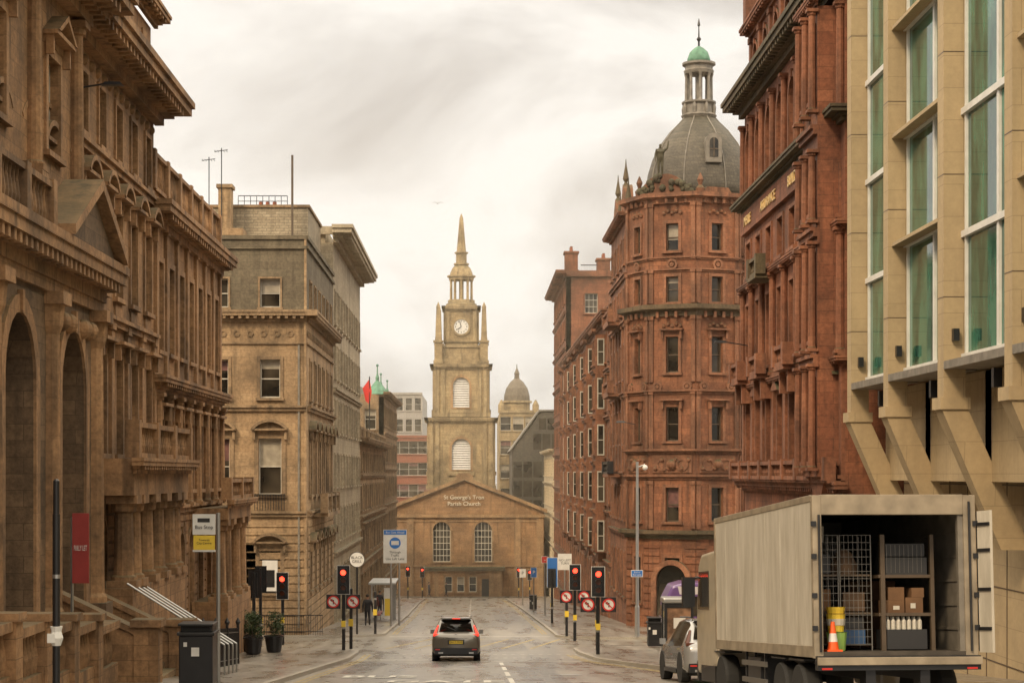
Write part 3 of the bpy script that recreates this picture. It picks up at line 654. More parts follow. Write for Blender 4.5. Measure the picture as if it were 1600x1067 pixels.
for i in range(8):
    a=R(22.5+45*i)
    for (r0,h0),(r1,h1) in zip(prof,prof[1:]): b.rod('lead',(dx+(r0+.02)*math.cos(a),dy+(r0+.02)*math.sin(a),16.5+h0),(dx+(r1+.02)*math.cos(a),dy+(r1+.02)*math.sin(a),16.5+h1),.035,5)
b.fr=FO(dx+.3,dy,2.75,4); b.prism('lead',[(-.48,18.5),(.48,18.5),(.48,19.75)]+[(.48*math.cos(R(a)),19.75+.48*math.sin(R(a))) for a in range(20,180,20)]+[(-.48,19.75)],-1.2,.45)
b.prism('glass',[(-.26,18.8),(.26,18.8),(.26,19.7)]+[(.26*math.cos(R(a)),19.7+.26*math.sin(R(a))) for a in range(20,180,20)]+[(-.26,19.7)],.45,.47); b.box('frames',-.03,.03,.47,.5,18.8,19.95); b.box('frames',-.26,.26,.47,.5,19.25,19.31)
b.fr=ID
LZ=21.65
b.lathe('lead',(dx,dy,LZ),[(1.0,0),(1.1,.15),(.9,.3),(.9,.8),(1.05,.9),(1.05,1.0)],16)
for i in range(8):
    a=2*math.pi*i/8; x,y=dx+.76*math.cos(a),dy+.76*math.sin(a); b.lathe('lead',(x,y,LZ+1.0),[(.13,0),(.1,.2),(.085,1.5),(.14,1.7)],8)
    b.lathe('lead',(dx+.95*math.cos(a+.39),dy+.95*math.sin(a+.39),LZ+.2),[(.1,0),(.14,.4),(.04,.8)],6)
b.lathe('lead',(dx,dy,LZ+1.0),[(.22,0),(.22,1.7)],8)
b.lathe('lead',(dx,dy,LZ+2.7),[(.88,0),(.93,.18),(.85,.28),(.85,.45),(1.02,.55),(1.02,.68)],16)
b.lathe('copper',(dx,dy,LZ+3.38),[(.72,0),(.7,.25),(.56,.65),(.3,.9),(.1,1.02)],16); b.smooth.add('copper')
b.lathe('iron',(dx,dy,LZ+4.3),[(.07,0),(.06,.4),(.15,.55),(.05,.7),(.03,1.3),(.09,1.4),(.02,1.8)],8)
fr=FR(9.4)
rows=[(-7.6,-4.9),(-2.8,-.8),(1.9,3.9),(5.9,8.0),(10.0,11.5),(13.0,14.6)]
f=[]; zz=[-11,-3.7,-.0,4.9,9.3,12.2,16.0]
for i,(a,c_) in enumerate(rows): f.append(dict(z0=zz[i],z1=zz[i+1],a=a,b=c_,n=5,w=.9,sur=.15,st=i>0,cols='flat' if i in(2,3) else None))
facade(b,fr,118,131,f); core(b,9.9,30,118,131,-11,16); cornice(b,118,131,15.6,.45,.6)
facade(b,FF(118.5),16,30,[dict(z0=zz[i],z1=zz[i+1],a=a,b=c_,n=5,w=.9,sur=.15,st=i>0) for i,(a,c_) in enumerate(rows)])
for uc in(121,127.5):
    b.fr=fr; b.prism('walls',[(uc-1.7,16.05),(uc+1.7,16.05),(uc+1.7,16.7),(uc+1.1,16.9),(uc+.55,17.9),(uc,18.2),(uc-.55,17.9),(uc-1.1,16.9),(uc-1.7,16.7)],-.6,0)
    b.prism('trim',[(uc-.4,16.3),(uc+.4,16.3),(uc+.4,17.2),(uc,17.6),(uc-.4,17.2)],0,.06)
    b.fr=ID
    for dy_ in(-2,2,0):
        zt=16.6 if dy_ else 18.1; b.lathe('moss',(9.6,uc+dy_,zt),[(.2,0),(.09,.25),(.2,.45),(.05,1.3),(.02,1.7)],8)
for z in(-.2,4.9,9.4): 
    b.fr=fr; b.box('trim',121.5,126.5,0,.9,z,z+.2); balus(b,121.6,126.4,.75,z+.2,.75,T='iron' if z<0 else 'trim',pier=5,sp=.25)
b.fr=FO(cx,cy,A,-22.5)
b.prism('trim',[(-2.0,16.3),(1.0,16.3),(.8,16.8),(.3,17.3),(-.2,17.5),(-.9,17.5),(-1.4,17.2),(-1.9,16.7)],-.5,.1)
for i in range(34): 
    u=random.uniform(-2.0,1.2); b.ball('moss',(u,.12,random.uniform(16.4,17.5-abs(u+.5)*.5)),random.uniform(.1,.24),6)
for s_ in(-2.1,1.6): b.lathe('trim',(s_,-.3,16.3),[(.22,0),(.28,.3),(.1,.5),(.2,.8),(.03,1.2)],8)
b.fr=FO(cx,cy,A,22.5); b.prism('trim',[(-1.0,16.3),(1.0,16.3),(.7,16.7),(-.7,16.7)],-.5,.1)
b.fr=ID
b.add('roof_slope',[(9.9,118,16.05),(9.9,131,16.05),(12,131,19.6),(12,118,19.6),(30,118,19.6),(30,131,19.6)],[(0,1,2,3),(3,2,5,4)]); b.add('roof_slope',[(9.9,131,16.05),(12,131,19.6),(30,131,19.6),(30,131,16.05)],[(0,1,2,3)]); b.add('roof_slope',[(9.9,118,16.05),(12,118,19.6),(30,118,19.6),(30,118,16.05)],[(0,1,2,3)]); b.mats['roof_slope']=S_slate
b.fr=FO(cx,cy,A,-22.5); b.ring('trim',0,-6.2,.9,1.2,.061,.35,12,0,180); b.box('trim',-1.2,-.9,.061,.35,-11,-6.2); b.box('trim',.9,1.2,.061,.35,-11,-6.2); b.prism('glass',[(-.9,-9.2),(.9,-9.2)]+arcpts(0,-6.2,.9),.08,.14)
lamp_arm(b,9.6,113.5,2.9,-.9)
dome_b=b
# ------------------------------------------------------------------ people (skin figures)
def figure(name,loc,rotz,mat,scale=1,pose='walk',parent=None,bulk=1.0):
    V=[];E=[];Rr=[]
    def ch(start,pts):
        p=start
        for c,r in pts:
            V.append(c);Rr.append(r); 
            if p is not None: E.append((p,len(V)-1))
            p=len(V)-1
        return p
    q=bulk
    root=ch(None,[((0,0,.96),(.17*q,.13*q))])
    ch_=ch(root,[((0,0,1.12),(.155*q,.12*q)),((0,.01,1.32),(.19*q,.135*q)),((0,.01,1.43),(.13*q,.095*q))])
    ch(ch_,[((0,-.005,1.51),(.05,.05)),((0,-.01,1.555),(.055,.065)),((0,-.02,1.62),(.08,.095)),((0,-.015,1.70),(.08,.092)),((0,-.01,1.75),(.045,.05))])
    st=.17 if pose=='walk' else .02
    for s in(-1,1):
        k=s*st
        ch(root,[((s*.09,0,.86),(.105,.105)),((s*.1,-.04-k*.4,.50),(.068,.073)),((s*.1,k*1.1+.02,.09),(.048,.05)),((s*.11,k*1.1-.13,.04),(.042,.032))])
        el=(s*.26,.03+k*.5,1.14); wr=(s*.27,-.06+k*1.0,.90)
        if pose=='raise' and s==1: el=(.36,0,1.5); wr=(.42,-.02,1.8)
        w=ch(ch_,[((s*.18,.01,1.41),(.07*q,.07*q)),(el,(.052*q,.055*q)),(wr,(.032,.034))])
        dz=.09 if wr[2]>1.3 else -.09
        pa=ch(w,[((wr[0],wr[1]-.015,wr[2]+dz*.6),(.026,.036))])
        for i in range(4): ch(pa,[((wr[0]+.004*i,wr[1]-.045+.024*i,wr[2]+dz*1.15),(.009,.009)),((wr[0]-s*.015,wr[1]-.05+.024*i,wr[2]+dz*(1.75-.12*abs(i-1.3))),(.008,.008))])
        ch(w,[((wr[0]-s*.02,wr[1]-.05,wr[2]+dz*.6),(.01,.01)),((wr[0]-s*.03,wr[1]-.065,wr[2]+dz*1.05),(.009,.009))])
    me=bpy.data.meshes.new(name); me.from_pydata(V,E,[]); o=bpy.data.objects.new(name,me); scene.collection.objects.link(o)
    o.modifiers.new('Skin','SKIN')
    for i,r in enumerate(Rr): me.skin_vertices[0].data[i].radius=r
    me.skin_vertices[0].data[0].use_root=True
    o.modifiers.new('Sub','SUBSURF').levels=1; o.modifiers['Sub'].render_levels=2
    me.materials.append(mat); o.location=loc; o.rotation_euler=(0,0,rotz); o.scale=(scale,)*3
    if parent: o.parent=parent
    return o
def clothes(name,coat,trous,hair=(.03,.02,.015),skin=(.45,.25,.17)):
    m,nt,bs=newmat(name); tc=N(nt,'ShaderNodeTexCoord'); sx=N(nt,'ShaderNodeSeparateXYZ'); nt.links.new(tc.outputs['Object'],sx.inputs[0])
    dv=N(nt,'ShaderNodeMath',operation='DIVIDE'); nt.links.new(sx.outputs[2],dv.inputs[0]); dv.inputs[1].default_value=2.0
    r=nt.nodes.new('ShaderNodeValToRGB'); r.color_ramp.interpolation='CONSTANT'; e=r.color_ramp.elements
    e[0].position=0; e[0].color=(.02,.02,.02,1); e[1].position=.045; e[1].color=(*trous,1)
    for p,c in((.41,coat),(.752,skin),(.835,hair)): x=e.new(p); x.color=(*c,1)
    nt.links.new(dv.outputs[0],r.inputs[0]); nt.links.new(r.outputs[0],bs.inputs['Base Color']); bs.inputs['Roughness'].default_value=.8
    return m
def person(x,y,rz,coat,trous,pose='walk',sc=1.0,dz=.12,hair=(.03,.02,.015)):
    o=figure('pedestrian',(x,y,g(y)+dz),rz,clothes('clothing',coat,trous,hair),sc,pose,bulk=1.12)
    h=B('head_details',(0,0,0),{'hair_cap':plain('hair',hair,.8),'nose':plain('skin',(.45,.25,.17),.6),'eyes':M_blk},local=True)
    h.ball('hair_cap',(0,.02,1.715),.105,10,.85); h.ball('nose',(0,-.125,1.64),.02,6); h.ball('eyes',(-.035,-.105,1.67),.012,6); h.ball('eyes',(.035,-.105,1.67),.012,6); h.smooth.add('hair_cap'); e=h.done(); e.parent=o
    return o
b=dome_b
st=figure('statue_figure',(0,0,0),0,M_bronze,1.1,'raise',bulk=1.3)
st.location=(10.95-9.4,112.6-112,17.4-g(112)); st.parent=b.e
b.done()
person(-6.35,115,math.pi,(.012,.012,.015),(.012,.012,.018),sc=1.05)
person(-6.9,141,math.pi*.9,(.03,.03,.04),(.02,.02,.03)); person(-6.75,131,.2,(.16,.03,.03),(.02,.02,.03),'stand'); person(-7.0,152,0,(.30,.26,.2),(.015,.015,.015))
person(-3.4,236.8,1.5,(.02,.02,.02),(.02,.02,.03)); person(-5.5,236.6,1.5,(.05,.05,.06),(.02,.02,.03))
# ------------------------------------------------------------------ right row B, C
b=B('red_tenement_building',(9.4,131,g(131)),mats(S_red2,S_red2t,frames=M_frame))
fr=FR(9.4); zz=[-14,-6.2,-2.7,.6,3.9,7.2,10.6]
f=[dict(z0=zz[i],z1=zz[i+1],a=zz[i+1]-2.7 if i else -10.5,b=zz[i+1]-.7,n=18,w=1.15,sur=.14,st=i>0,hood='flat' if i in(2,4) else None) for i in range(6)]
facade(b,fr,131,195,f); cornice(b,131,195,10.6,.6,.8); core(b,9.9,28,131,195,-14,11)
for uc in(138,149,160,171,182,190): bay(b,fr,uc,3.4,-5.6,9.9,.75,[(z+.8,z+2.8) for z in zz[1:5]]+[(7.8,9.5)],.95)
b.fr=fr; balus(b,131,195,-.2,11.2,.7,sp=.6)
b.fr=ID; b.add('roof',[(9.7,131,11),(9.7,195,11),(12.5,195,13.2),(12.5,131,13.2),(28,131,11),(28,195,11)],[(0,1,2,3),(3,2,5,4)])
for y in(140,158,176): chimney(b,13.5,y,11.5,h=1.6)
for y in range(134,194,6): b.fr=ID; b.box('trim',9.9,11.5,y-.8,y+.8,11,12.7); b.fr=FR(9.9); b.box('glass',y-.5,y+.5,0,.03,11.4,12.4); b.box('frames',y-.03,y+.03,.03,.06,11.4,12.4)
b.done()
b=B('tall_red_building',(9.4,195,g(195)),mats(S_red,S_redt))
f=[dict(z0=-16+3.6*i,z1=-12.4+3.6*i,a=-15+3.6*i,b=-13+3.6*i,n=9,w=1.2,sur=.15,st=True) for i in range(10)]
facade(b,FR(9.4),195,224,f); cornice(b,195,224,20,.6,1.1); core(b,9.9,24,195.5,224,-16,20.2)
facade(b,FF(195),9.4,24,[dict(z0=11.6,z1=15.4,a=12.4,b=14.4,us=[11.95],w=1.3,vb=2,hb=2,sur=.12),dict(z0=15.4,z1=20,a=16.3,b=18.3,us=[11.95],w=1.3,vb=2,hb=2,sur=.12,blind=0)]); core(b,9.45,24,195.1,195.5,-16,11.6)
b.box('trim',9.4,24,-.1,.3,20,20.6)
chimney(b,10.0,197,20.2,1.3,2,2.3,4); chimney(b,13.3,197,20.2,1.3,2,1.6,4); chimney(b,11,215,20.2,1.3,2,2.3,4)
b.fr=ID; b.rod('iron',(10.9,195.3,21.2),(12.6,195.3,21.2),.05)
b.done()
b=B('cream_stone_building',(9.6,231,g(231)),mats(S_cream,S_cream))
f=[dict(z0=-16+3.7*i,z1=-12.3+3.7*i,a=-15+3.7*i,b=-12.9+3.7*i,n=8,w=1.2,st=True) for i in range(5)]
facade(b,FR(9.6),231,262,f); cornice(b,231,262,2.5,.5,.6); core(b,10.1,30,231,262,-16,2.7); b.done()
# ------------------------------------------------------------------ church
CX=-1.2
b=B('parish_church',(CX,240,g(240)),mats(S_ch,S_cht,letters=M_letter,tower=S_tow,clock=M_white,hands=M_black,frames=M_letter,stonetrim=S_towt))
fr=FF(240); ex0,ex1=-11.2,8.8
facade(b,fr,ex0,ex1,[dict(z0=-15.6,z1=-5.2,a=-11,b=-6,us=[-4.0,1.2],w=2.2,kind='arch',sur=.25,vb=4,hb=4,dep=.4)])
b.prism('walls',[(ex0,-5.2),(ex1,-5.2),(ex1,-4.8),(CX,-.85),(ex0,-4.8)],-.5,0)
for sg in(-1,1):
    e=ex0-.4 if sg<0 else ex1+.4
    b.prism('trim',[(e,-4.9),(CX,-.75),(CX,-.3),(e,-4.45)],0,.5)
b.box('trim',ex0-.1,ex1+.1,0,.3,-5.45,-5.1); b.box('trim',ex0,ex1,0,.1,-6.0,-5.85); b.box('trim',ex0,ex1,0,.18,-11.6,-11.4)
for u in(ex0+.5,ex0+3.3,ex1-3.3,ex1-.5): b.box('trim',u-.4,u+.4,0,.12,-15.6,-5.45)
b.prism('trim',[(CX-1.3,-.6),(CX+1.3,-.6),(CX+.7,.1),(CX-.7,.1)],-.3,.3)
core(b,ex0,ex1,240.5,268,-15.6,-5.2)
b.fr=ID; b.add('roof',[(ex0-.2,240.2,-4.8),(CX,240.2,-.8),(CX,268,-.8),(ex0-.2,268,-4.8),(ex1+.2,240.2,-4.8),(ex1+.2,268,-4.8)],[(0,1,2,3),(1,4,5,2),(3,2,5)])
P=FF(237.4)
facade(b,P,-6,3.6,[dict(z0=-15.6,z1=-12.0,a=-14.6,b=-12.7,us=[-3.1,-1.6,-.1],w=.9,sur=.15),],th=.4)
for u in(-5.6,-4.6,2.2,3.2): b.box('trim',u-.25,u+.25,0,.15,-15.6,-12)
b.box('moss',-6.3,3.9,-2.6,.35,-12,-11.6); core(b,-6,3.6,237.8,240,-15.6,-12)
b.box('iron',1.0,1.9,0,.04,-15.4,-13) 
b.text('letters_upper','St George\'s Tron',(CX+.0,239.9,-2.95),.72,M_letter,ext=.04); b.text('letters_lower','Parish Church',(CX+.0,239.9,-3.75),.72,M_letter,ext=.04)
tx,ty=-1.6,250.5
def stage(z0,z1,h,a,c_,w):
    for t in(0,90,180,270):
        hh=h if t in(0,180) else h-.5
        fo=FO(tx,ty,h,t)
        facade(b,fo,-hh,hh,[dict(z0=z0,z1=z1,a=a,b=c_,us=[0],w=w,kind='arch',sur=.3,slat=True,dep=.35)],W='tower')
        for u in(-hh+.45,hh-.45,-hh+1.2,hh-1.2): b.box('stonetrim',u-.25,u+.25,0,.14,z0,z1-.3)
        cornice(b,-h,h,z1-.5,.7,.5,T='stonetrim',mod=.4)
        b.box('stonetrim',-h-.2,h+.2,0,.25,z0,z0+.5)
        b.box('stonetrim',-w/2-.5,w/2+.5,0,.3,a-.7,a-.2)
stage(-2,7.0,4.25,.5,4.5,2.4)
stage(7.3,13.9,3.55,8.5,12.4,2.1)
b.fr=ID
b.box('tower',tx-3.7,tx+3.7,ty-3.7,ty+3.7,-15,7.2); b.box('tower',tx-3,tx+3,ty-3,ty+3,7.2,14.1)
b.box('tower',tx-2.7,tx+2.7,ty-2.7,ty+2.7,14.1,16.3); b.box('stonetrim',tx-2.9,tx+2.9,ty-2.9,ty+2.9,16.3,16.6)
b.box('tower',tx-2.1,tx+2.1,ty-2.1,ty+2.1,16.6,21.4)
for t in(0,90,180,270):
    b.fr=FO(tx,ty,2.1,t); cornice(b,-2.1,2.1,21.0,.7,.45,T='stonetrim',mod=.35); cornice(b,-2.1,2.1,16.9,.25,.2,T='stonetrim',mod=0)
    b.disc('clock',0,19.0,.95,0,.12,32); b.ring('stonetrim',0,19.0,.95,1.2,0,.2,24)
    for k in range(12):
        a=R(30*k); b.prism('hands',[(.72*math.sin(a)-.04,19+.72*math.cos(a)-.1),(.72*math.sin(a)+.04,19+.72*math.cos(a)-.1),(.72*math.sin(a)+.04,19+.72*math.cos(a)+.1),(.72*math.sin(a)-.04,19+.72*math.cos(a)+.1)],.12,.14)
    b.prism('hands',[(-.05,19),(.05,19),(-.18,19.75),(-.26,19.72)],.14,.16); b.prism('hands',[(0,18.95),(.02,19.06),(-.5,18.7),(-.47,18.58)],.16,.18)
    for u in(-1.75,1.75): b.box('stonetrim',u-.25,u+.25,0,.2,17.15,21.0)
    b.prism('tower',[(-2.6,14.1),(2.6,14.1),(2.6,14.5),(1.2,15.6),(-1.2,15.6),(-2.6,14.5)],.5,.9)
b.fr=ID
for sx_ in(-1,1):
    for sy_ in(-1,1):
        x,y=tx+sx_*2.95,ty+sy_*2.95
        b.box('stonetrim',x-.62,x+.62,y-.62,y+.62,14.2,14.6); b.box('tower',x-.5,x+.5,y-.5,y+.5,14.6,16.9); b.box('stonetrim',x-.65,x+.65,y-.65,y+.65,16.9,17.15)
        b.lathe('tower',(x,y,17.15),[(.62,0),(.58,.3),(.54,.5),(.36,4.2),(.4,4.3),(.02,5.0)],4,ph=math.pi/4)
b.lathe('stonetrim',(tx,ty,21.7),[(2.0,0),(2.0,.4),(1.75,.5),(1.75,.9)],16)
for i in range(10):
    a=2*math.pi*(i+.5)/10; b.lathe('tower',(tx+1.4*math.cos(a),ty+1.4*math.sin(a),22.6),[(.2,0),(.17,.2),(.15,2.4),(.24,2.6)],8)
b.lathe('tower',(tx,ty,22.6),[(.3,0),(.3,2.6)],10)
b.lathe('stonetrim',(tx,ty,25.2),[(1.6,0),(1.65,.35),(1.85,.4),(1.85,.6),(1.5,.65)],16)
b.lathe('tower',(tx,ty,25.85),[(1.5,0),(1.45,.3),(1.2,.9),(.85,1.3),(.8,1.35)],16)
b.lathe('stonetrim',(tx,ty,27.2),[(1.0,0),(1.0,.2),(.7,.25),(.7,1.4),(.9,1.5),(.9,1.65)],12)
b.lathe('tower',(tx,ty,28.8),[(.68,0),(.6,.3),(.24,4.5),(.03,5.1)],8)
b.done()
# ------------------------------------------------------------------ distant buildings
def simple(name,x0,x1,y0,y1,z1,w,t,nf,nx,zb=-16,extra=None,ww=1.6):
    b=B(name,(x0,y0,g(y0)),mats(w,t)); fh=(z1-zb)/nf
    facade(b,FF(y0),x0,x1,[dict(z0=zb+i*fh,z1=zb+(i+1)*fh,a=zb+i*fh+.9,b=zb+(i+1)*fh-.6,n=nx,w=ww,sur=0,blind=.3) for i in range(nf)])
    core(b,x0,x1,y0+.5,y1,zb,z1); b.box('trim',x0,x1,-.3,.2,z1,z1+.4)
    if extra: extra(b)
    b.done(); return b
simple('brick_office_block',-30,-8,330,360,6.2,S_brick,S_brick,6,14)
simple('grey_office_block',-32,-9.2,345,380,14.2,S_grey,S_grey,8,14,ww=1.2)
def dm(b):
    b.fr=ID; x,y=6.6,293
    b.lathe('walls',(x,y,9.2),[(2.0,0),(2.0,1.6)],12); b.lathe('trim',(x,y,10.8),[(2.3,0),(2.3,.3)],12)
    b.lathe('dome',(x,y,11.1),[(2.0,0),(1.95,.8),(1.65,1.9),(1.0,2.9),(.4,3.4),(.35,4.0),(.45,4.1),(.08,5.0),(.05,5.6)],16); b.mats['dome']=M_brlead
    for u in(4.2,9.4): b.lathe('walls',(u,291,9.2),[(.5,0),(.5,1.2),(.1,2.0)],8)
simple('domed_corner_building',3.9,9.6,290,320,9.2,S_tow,S_towt,7,3,extra=dm)
b=B('glass_office_building',(5.2,270,g(270)),mats(S_slate,M_metal,glass=M_glass,roof=M_lead))
b.fr=FF(270); b.prism('walls',[(5.4,-15),(13,-15),(13,8.6),(9.4,8.6),(5.4,3.2)],-25,0)
for i in range(7):
    z=-14+i*2.7
    for k in range(5): 
        if z+2<3: b.box('glass',5.6+k*1.4,6.8+k*1.4,0,.05,z,z+2.2)
b.prism('roof',[(5.2,3.2),(9.3,8.8),(13,8.8),(13,9.0),(9.2,9.0),(5.0,3.2)],-25,.3)
for k in range(3): b.box('glass',8.4+k*1.3,9.5+k*1.3,0,.05,3.4,5.6)
for k in range(3): b.box('glass',9.2+k*1.2,10.2+k*1.2,0,.05,6.2,7.8)
b.done()
simple('sandstone_terrace',-40,-12.6,262,300,1.5,S_b3,S_b3t,5,12)
simple('sandstone_terrace',10.5,45,300,330,4,S_red2,S_red2t,6,12)
simple('sandstone_terrace',-8,4,310,330,-3,S_red,S_redt,4,5)
simple('sandstone_terrace',-60,-31,100,119,9,S_b3,S_b3t,5,10)
# ------------------------------------------------------------------ traffic signals
def signal(x,y,red=True,plates=(),h=3.6,face=1,dz=.12):
    z=g(y)+dz
    b=B('traffic_light',(x,y,z),dict(pole=M_black,head=M_black,border=M_white,lamp_red=M_lred if red else M_lens,lenses=M_lens,plate=M_black,plate_white=M_white,plate_red=M_red,band=M_metal,box_yellow=M_yel),rot=(0,0,0 if face==1 else math.pi),local=True)
    b.fr=ID; b.lathe('pole',(0,0,0),[(.075,0),(.075,h-.9),(.06,h-.9),(.06,h)],10)
    b.lathe('band',(0,0,.9),[(.08,0),(.08,.12)],10)
    b.box('box_yellow',-.09,.09,-.2,-.09,1.0,1.25)
    b.fr=FF(-.1)
    b.box('head',-.15,.15,0,.2,h-1.0,h); b.box('head',-.26,.26,.03,.05,h-1.1,h+.1)
    if face==1:
        for a in((-.28,-.26,h-1.12,h+.12),(.26,.28,h-1.12,h+.12),(-.26,.26,h+.1,h+.12),(-.26,.26,h-1.12,h-1.1)): b.box('border',a[0],a[1],.03,.055,a[2],a[3])
    for i,zc in enumerate((h-.18,h-.5,h-.82)):
        b.disc('lamp_red' if i==0 else 'lenses',0,zc,.115,.2,.215,18); b.ring('head',0,zc,.12,.14,.2,.38,12,10,170)
    for px_,kind in plates:
        zc=h-1.1; w0=.05
        b.box('plate',px_-.3,px_+.3,w0+.01,w0+.12,zc-.62,zc-.02)
        b.disc('plate_white',px_,zc-.32,.25,w0+.12,w0+.13); b.ring('plate_red',px_,zc-.32,.2,.26,w0+.13,w0+.14)
        b.box('plate',px_-.02,px_+.03,w0+.13,w0+.138,zc-.42,zc-.26); b.prism('plate',[(px_-.14,zc-.26),(px_-.04,zc-.34),(px_-.04,zc-.18)],w0+.13,w0+.138); b.box('plate',px_-.05,px_+.03,w0+.13,w0+.138,zc-.28,zc-.24)
        b.prism('plate_red',[(px_-.16,zc-.19),(px_-.13,zc-.16),(px_+.16,zc-.45),(px_+.13,zc-.48)],w0+.14,w0+.146)
    b.done()
signal(-5.55,82,plates=((-.42,0),(.42,0)),h=3.5)
signal(5.05,78,plates=((-.42,0),(.42,0)),h=3.45)
signal(4.85,92,plates=((-.42,0),(.42,0)),h=3.55)
signal(-8.75,88,red=True,h=3.2,dz=.1); signal(-9.6,86.5,red=False,face=-1,h=3.5,dz=.1); signal(-9.5,83,red=False,face=-1,h=3.3)
signal(-6.2,232,h=3.6,dz=0) ; signal(5.4,230,h=3.6,dz=0); signal(6.6,226,h=3.2); signal(-7.6,222,h=3.6)
signal(4.9,120,red=False,face=-1,h=3.3)
def post(x,y,h,name='signal_post'):
    b=B(name,(x,y,g(y)+.12),dict(pole=M_black,box=M_yel,band=M_metal),local=True)
    b.lathe('pole',(0,0,0),[(.07,0),(.07,h),(.03,h+.04)],10); b.box('box',-.1,.1,-.2,-.08,1.0,1.3); b.lathe('band',(0,0,h-.4),[(.075,0),(.075,.1)],10); b.done()
post(-5.3,83,2.6); post(5.25,81.5,2.2); post(4.75,98,2.2); post(-5.2,101.5,2.2)
# ------------------------------------------------------------------ signs
b=B('bus_gate_sign',(-4.95,115,g(115)+.12),dict(pole=M_metal,board=M_white,header=M_blue,roundel=M_blue,bus=M_white),local=True)
b.rod('pole',(-.0,0,0),(-.0,0,5.6),.06,8); b.rod('pole',(.5,0,0),(.5,0,5.6),.06,8); b.fr=FF(-.07); b.box('board',-.45,.95,0,.03,3.75,5.75); b.box('header',-.42,.92,.03,.036,5.45,5.72)
b.disc('roundel',.25,4.95,.34,.03,.036); b.box('bus',.02,.48,.036,.04,4.83,5.08)
b.text('text_header','Bus Gate Ahead',(.25,-.11,5.58),.17,M_white,ext=.002); b.text('text_body','Through\nTraffic\nUse Left Lane',(.25,-.108,4.2),.2,M_blk,ext=.002); b.done()
b=B('round_hanging_sign',(-6.1,100.5,g(100)+.12),dict(pole=M_black,disc=M_white,rim=M_black),local=True)
b.rod('pole',(0,0,0),(0,0,3.9),.05,8); b.fr=FF(-.05); b.disc('disc',0,3.9,.38,0,.04); b.ring('rim',0,3.9,.38,.41,0,.05); b.text('text','BLACK\nGRILL',(0,-.1,3.9),.2,M_blk,ext=.002); b.done()
b=B('bus_stop_sign',(-6.25,47,g(47)+.12),dict(pole=M_metal,flag=M_white,panel=M_yel,mark=M_blk),local=True)
b.rod('pole',(0,0,0),(0,0,4.15),.05,8); b.fr=FF(-.02); b.box('flag',-.62,-.06,0,.04,3.62,4.12); b.box('panel',-.6,-.08,0,.035,3.25,3.6); b.box('flag',-.62,-.06,.0,.03,3.2,3.25)
b.box('mark',-.5,-.2,.04,.045,3.92,4.02); b.text('text_title','Bus Stop',(-.34,-.07,3.8),.125,M_blk,ext=.002); b.text('text_body','Towards\nCity Centre',(-.34,-.06,3.45),.075,M_blk,ext=.002); b.done()
b=B('letting_board',(-8.9,44,g(44)+.1),dict(pole=M_metal,board=M_board),local=True)
b.rod('pole',(-.3,0,0),(-.3,0,3.9),.04,6); b.fr=FF(-.04); b.box('board',-.28,.1,0,.05,2.4,4.0)
b.text('text','FULLY LET',(-.09,-.11,3.2),.13,M_white,ext=.002,sx=.5,sy=1.3); b.done()
def smallsign(name,x,y,zt,w,h,mat,txt,tm,size=.2):
    b=B(name,(x,y,g(y)+.12),dict(pole=M_metal,board=mat,border=M_white),local=True); H=zt-g(y)-.12
    b.rod('pole',(0,0,0),(0,0,H),.05,8); b.fr=FF(-.05); b.box('border',-w/2,w/2,0,.025,H-h,H); b.box('board',-w/2+.03,w/2-.03,.025,.03,H-h+.03,H-.03)
    if txt: b.text('text',txt,(0,-.085,H-h/2),size,tm,ext=.002)
    b.done()
smallsign('no_left_turn_sign',5.6,118,-4.9,.85,1.0,M_white,'NO LEFT\nTURN',M_blk,size=.19)
smallsign('parking_sign',5.0,122,-5.3,.7,1.9,M_blue,'P',M_white,size=.6)
smallsign('no_entry_sign',5.2,140,-6.0,.5,.5,M_red,'-',M_white,size=.5)
smallsign('bus_lane_sign',8.25,97,-4.85,.6,.35,M_blue,'End of\nBus Lane',M_white,size=.12)
smallsign('parking_sign',4.7,150,-7.3,.5,.8,M_blue,'P',M_white,size=.4)
smallsign('parking_sign',4.6,180,-8.9,.6,.8,M_white,'P',M_blk,size=.4)
b=B('camera_pole',(8.35,98,g(98)+.12),dict(pole=M_metal,camera=M_white),local=True)
b.lathe('pole',(0,0,0),[(.13,0),(.12,1.5),(.09,1.6),(.07,8.9)],10); b.rod('pole',(0,0,8.6),(.4,0,8.75),.04); b.ball('camera',(.4,0,8.6),.14); b.done()
b=B('black_signal_pole',(-6.52,30,g(30)+.12),dict(pole=M_black,paper=M_paper,band=M_metal),local=True)
b.lathe('pole',(0,0,0),[(.06,0),(.06,3.2),(.05,3.2),(.05,3.72),(.02,3.75)],12); b.lathe('paper',(0,0,1.15),[(.07,0),(.11,.12),(.08,.22),(.1,.3)],8); b.box('paper',-.12,.0,-.11,-.05,1.2,1.34); b.lathe('band',(0,0,2.2),[(.063,0),(.063,.06)],12); b.done()
def bin_(x,y,h=1.35,w=.75):
    b=B('litter_bin',(x,y,g(y)+.12),dict(body=M_black,lid=M_black,slot=M_rub,label=M_white),local=True)
    b.box('body',-w/2,w/2,-w/2,w/2,.06,h-.25); b.box('lid',-w/2-.04,w/2+.04,-w/2-.04,w/2+.04,h-.25,h-.17); b.box('body',-w/2+.02,w/2-.02,-w/2+.12,w/2-.02,h-.17,h-.03); b.box('lid',-w/2-.02,w/2+.02,-w/2-.02,w/2+.02,h-.03,h+.03)
    b.box('slot',-w/2+.08,w/2-.08,-w/2+.1,-w/2+.12,h-.16,h-.04); b.box('label',-.1,.08,-w/2-.012,-w/2,h-.72,h-.52); b.box('label',-.28,-.2,-w/2-.012,-w/2,h-.5,h-.4); b.bev['body']=.02; b.bev['lid']=.015; b.done()
